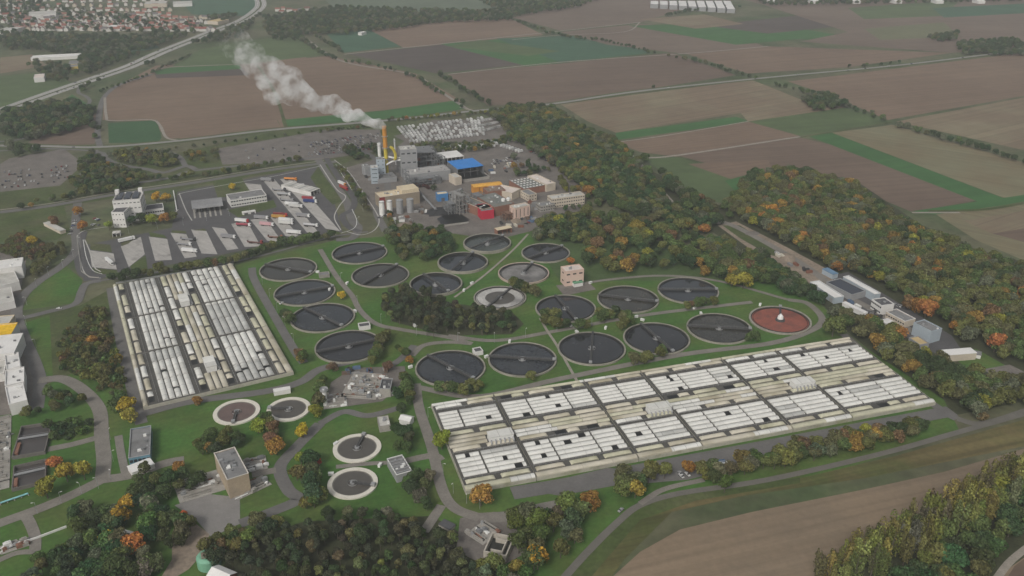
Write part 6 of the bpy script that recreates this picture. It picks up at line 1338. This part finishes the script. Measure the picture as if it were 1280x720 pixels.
# the rest as one woodland mass: instances of the same trees on points
leafm = {}
pc = bpy.data.collections.new('woodland_kinds'); names = []
cols = ['dark green', 'deep green', 'mid green', 'olive green', 'dull olive', 'grey green', 'ochre', 'rust brown', 'orange', 'yellow green', 'yellow', 'pine green', 'pale yellow green', 'red', 'purple brown']
keyidx = {}
for kd in (B, K, W, S):
    for ci_, cn in enumerate(cols):
        if not any(t[0] == kd and t[5] == cn for t in mass): continue
        for v in range(len(KIND[kd])):
            src = [c for c in KIND[kd][v].children if c.name.startswith('crown')][0].data.copy(); src.materials.clear(); src.materials.append(leafm.setdefault(cn, None) or leafm.__setitem__(cn, leaf_mat('leaf_' + cn, .25, PAL[cn])) or leafm[cn])
            o = bpy.data.objects.new(f'woodland_{len(names):03d}', src); pc.objects.link(o); keyidx[(kd, cn, v)] = len(names); names.append(o)
me = bpy.data.meshes.new('woodland'); me.from_pydata([(t[1], t[2], 0) for t in mass], [], [])
ai = me.attributes.new('pick', 'INT', 'POINT'); ar = me.attributes.new('turn', 'FLOAT', 'POINT'); asz = me.attributes.new('size', 'FLOAT', 'POINT'); ai, ar, asz = (me.attributes[n_] for n_ in ('pick', 'turn', 'size'))
for i, t in enumerate(mass):
    ai.data[i].value = keyidx[(t[0], t[5], rnd.randrange(len(KIND[t[0]])))]; ar.data[i].value = rnd.uniform(0, 6.28); asz.data[i].value = t[3]
wd = bpy.data.objects.new('woodland', me); C.objects.link(wd); wd['kind'] = 'stuff'; wd['label'] = 'mixed autumn woodland and far hedgerows'
ng = bpy.data.node_groups.new('woodland', 'GeometryNodeTree'); ng.interface.new_socket('Geometry', in_out='INPUT', socket_type='NodeSocketGeometry'); ng.interface.new_socket('Geometry', in_out='OUTPUT', socket_type='NodeSocketGeometry')
n_in, n_out = ng.nodes.new('NodeGroupInput'), ng.nodes.new('NodeGroupOutput'); ci_ = ng.nodes.new('GeometryNodeCollectionInfo'); ci_.inputs['Collection'].default_value = pc; ci_.inputs['Separate Children'].default_value = True; ci_.inputs['Reset Children'].default_value = True
iop = ng.nodes.new('GeometryNodeInstanceOnPoints'); iop.inputs['Pick Instance'].default_value = True
def attr(nm, ty):
    a = ng.nodes.new('GeometryNodeInputNamedAttribute'); a.data_type = ty; a.inputs['Name'].default_value = nm; return a.outputs['Attribute']
m2p = ng.nodes.new('GeometryNodeMeshToPoints')
cx_ = ng.nodes.new('ShaderNodeCombineXYZ'); e2r = ng.nodes.new('FunctionNodeEulerToRotation')
ng.links.new(n_in.outputs[0], m2p.inputs['Mesh']); ng.links.new(m2p.outputs[0], iop.inputs['Points']); ng.links.new(ci_.outputs[0], iop.inputs['Instance']); ng.links.new(attr('pick', 'INT'), iop.inputs['Instance Index']); ng.links.new(attr('turn', 'FLOAT'), cx_.inputs['Z']); ng.links.new(cx_.outputs[0], e2r.inputs[0]); ng.links.new(e2r.outputs[0], iop.inputs['Rotation']); ng.links.new(attr('size', 'FLOAT'), iop.inputs['Scale']); ng.links.new(iop.outputs[0], n_out.inputs[0])
wd.modifiers.new('woodland', 'NODES').node_group = ng
# prototypes that were never placed
for kd, vs in KIND.items():
    for v, o in enumerate(vs):
        if not used[kd][v]:
            for ch in list(o.children): bpy.data.objects.remove(ch)
            bpy.data.objects.remove(o)
# ================================================================ AIR, LIGHT, CAMERA
def haze():
    m = bpy.data.materials.new('air'); m.use_nodes = True; N = m.node_tree.nodes; L = m.node_tree.links; N.clear()
    out = N.new('ShaderNodeOutputMaterial'); v = N.new('ShaderNodeVolumePrincipled'); v.inputs['Color'].default_value = (.86, .89, .94, 1); v.inputs['Density'].default_value = HAZE; v.inputs['Anisotropy'].default_value = .1
    L.new(v.outputs[0], out.inputs['Volume'])
    mb = MB(); mb.box(-14200, -3200, -1, 14200, 20200, 372, bottom=True); o = mb.build('haze', m); o['kind'] = 'stuff'
HAZE = .00011
haze()
w = bpy.data.worlds.new('World'); bpy.context.scene.world = w; w.use_nodes = True; N, L = w.node_tree.nodes, w.node_tree.links
bg = N['Background']; sky = N.new('ShaderNodeTexSky'); sky.sky_type = 'NISHITA'; sky.sun_disc = False
SE, SR = math.radians(42), math.radians(205)
sky.sun_elevation = SE; sky.sun_rotation = SR; sky.air_density = 1.6; sky.dust_density = 6.0; sky.ozone_density = 1.0
hs = N.new('ShaderNodeHueSaturation'); hs.inputs['Saturation'].default_value = .3; L.new(sky.outputs[0], hs.inputs['Color']); L.new(hs.outputs[0], bg.inputs['Color']); bg.inputs['Strength'].default_value = .088
sd = bpy.data.lights.new('sun', 'SUN'); sd.energy = 1.35; sd.angle = math.radians(12); sd.color = (1, .96, .9)
so = bpy.data.objects.new('sun', sd); C.objects.link(so)
# direction towards the sun for sky rotation SR (measured from +Y clockwise)
dv = Vector((math.sin(SR) * math.cos(SE), math.cos(SR) * math.cos(SE), math.sin(SE))); so.rotation_euler = dv.to_track_quat('Z', 'Y').to_euler(); so.location = (0, 300, 500)
cd = bpy.data.cameras.new('camera'); cd.sensor_width = 36; cd.lens = 36 * FOC / 1280; cd.clip_start = 1; cd.clip_end = 60000
co = bpy.data.objects.new('camera', cd); C.objects.link(co); co.location = (0, 0, CAM_H); co.rotation_euler = (PI / 2 - PITCH, 0, 0)
sc = bpy.context.scene; sc.camera = co
sc.view_settings.view_transform = 'Standard'; sc.view_settings.look = 'None'; sc.view_settings.exposure = 0.08; sc.view_settings.gamma = 1
sc.render.engine = 'CYCLES'; cy = sc.cycles; cy.max_bounces = 16; cy.diffuse_bounces = 2; cy.glossy_bounces = 2; cy.transmission_bounces = 3; cy.volume_bounces = 12; cy.transparent_max_bounces = 6
cy.use_denoising = True; cy.use_adaptive_sampling = True; cy.adaptive_threshold = .02; cy.volume_step_rate = 1.0; cy.volume_max_steps = 256; cy.sample_clamp_indirect = 5
print('OBJECTS', len(bpy.data.objects))
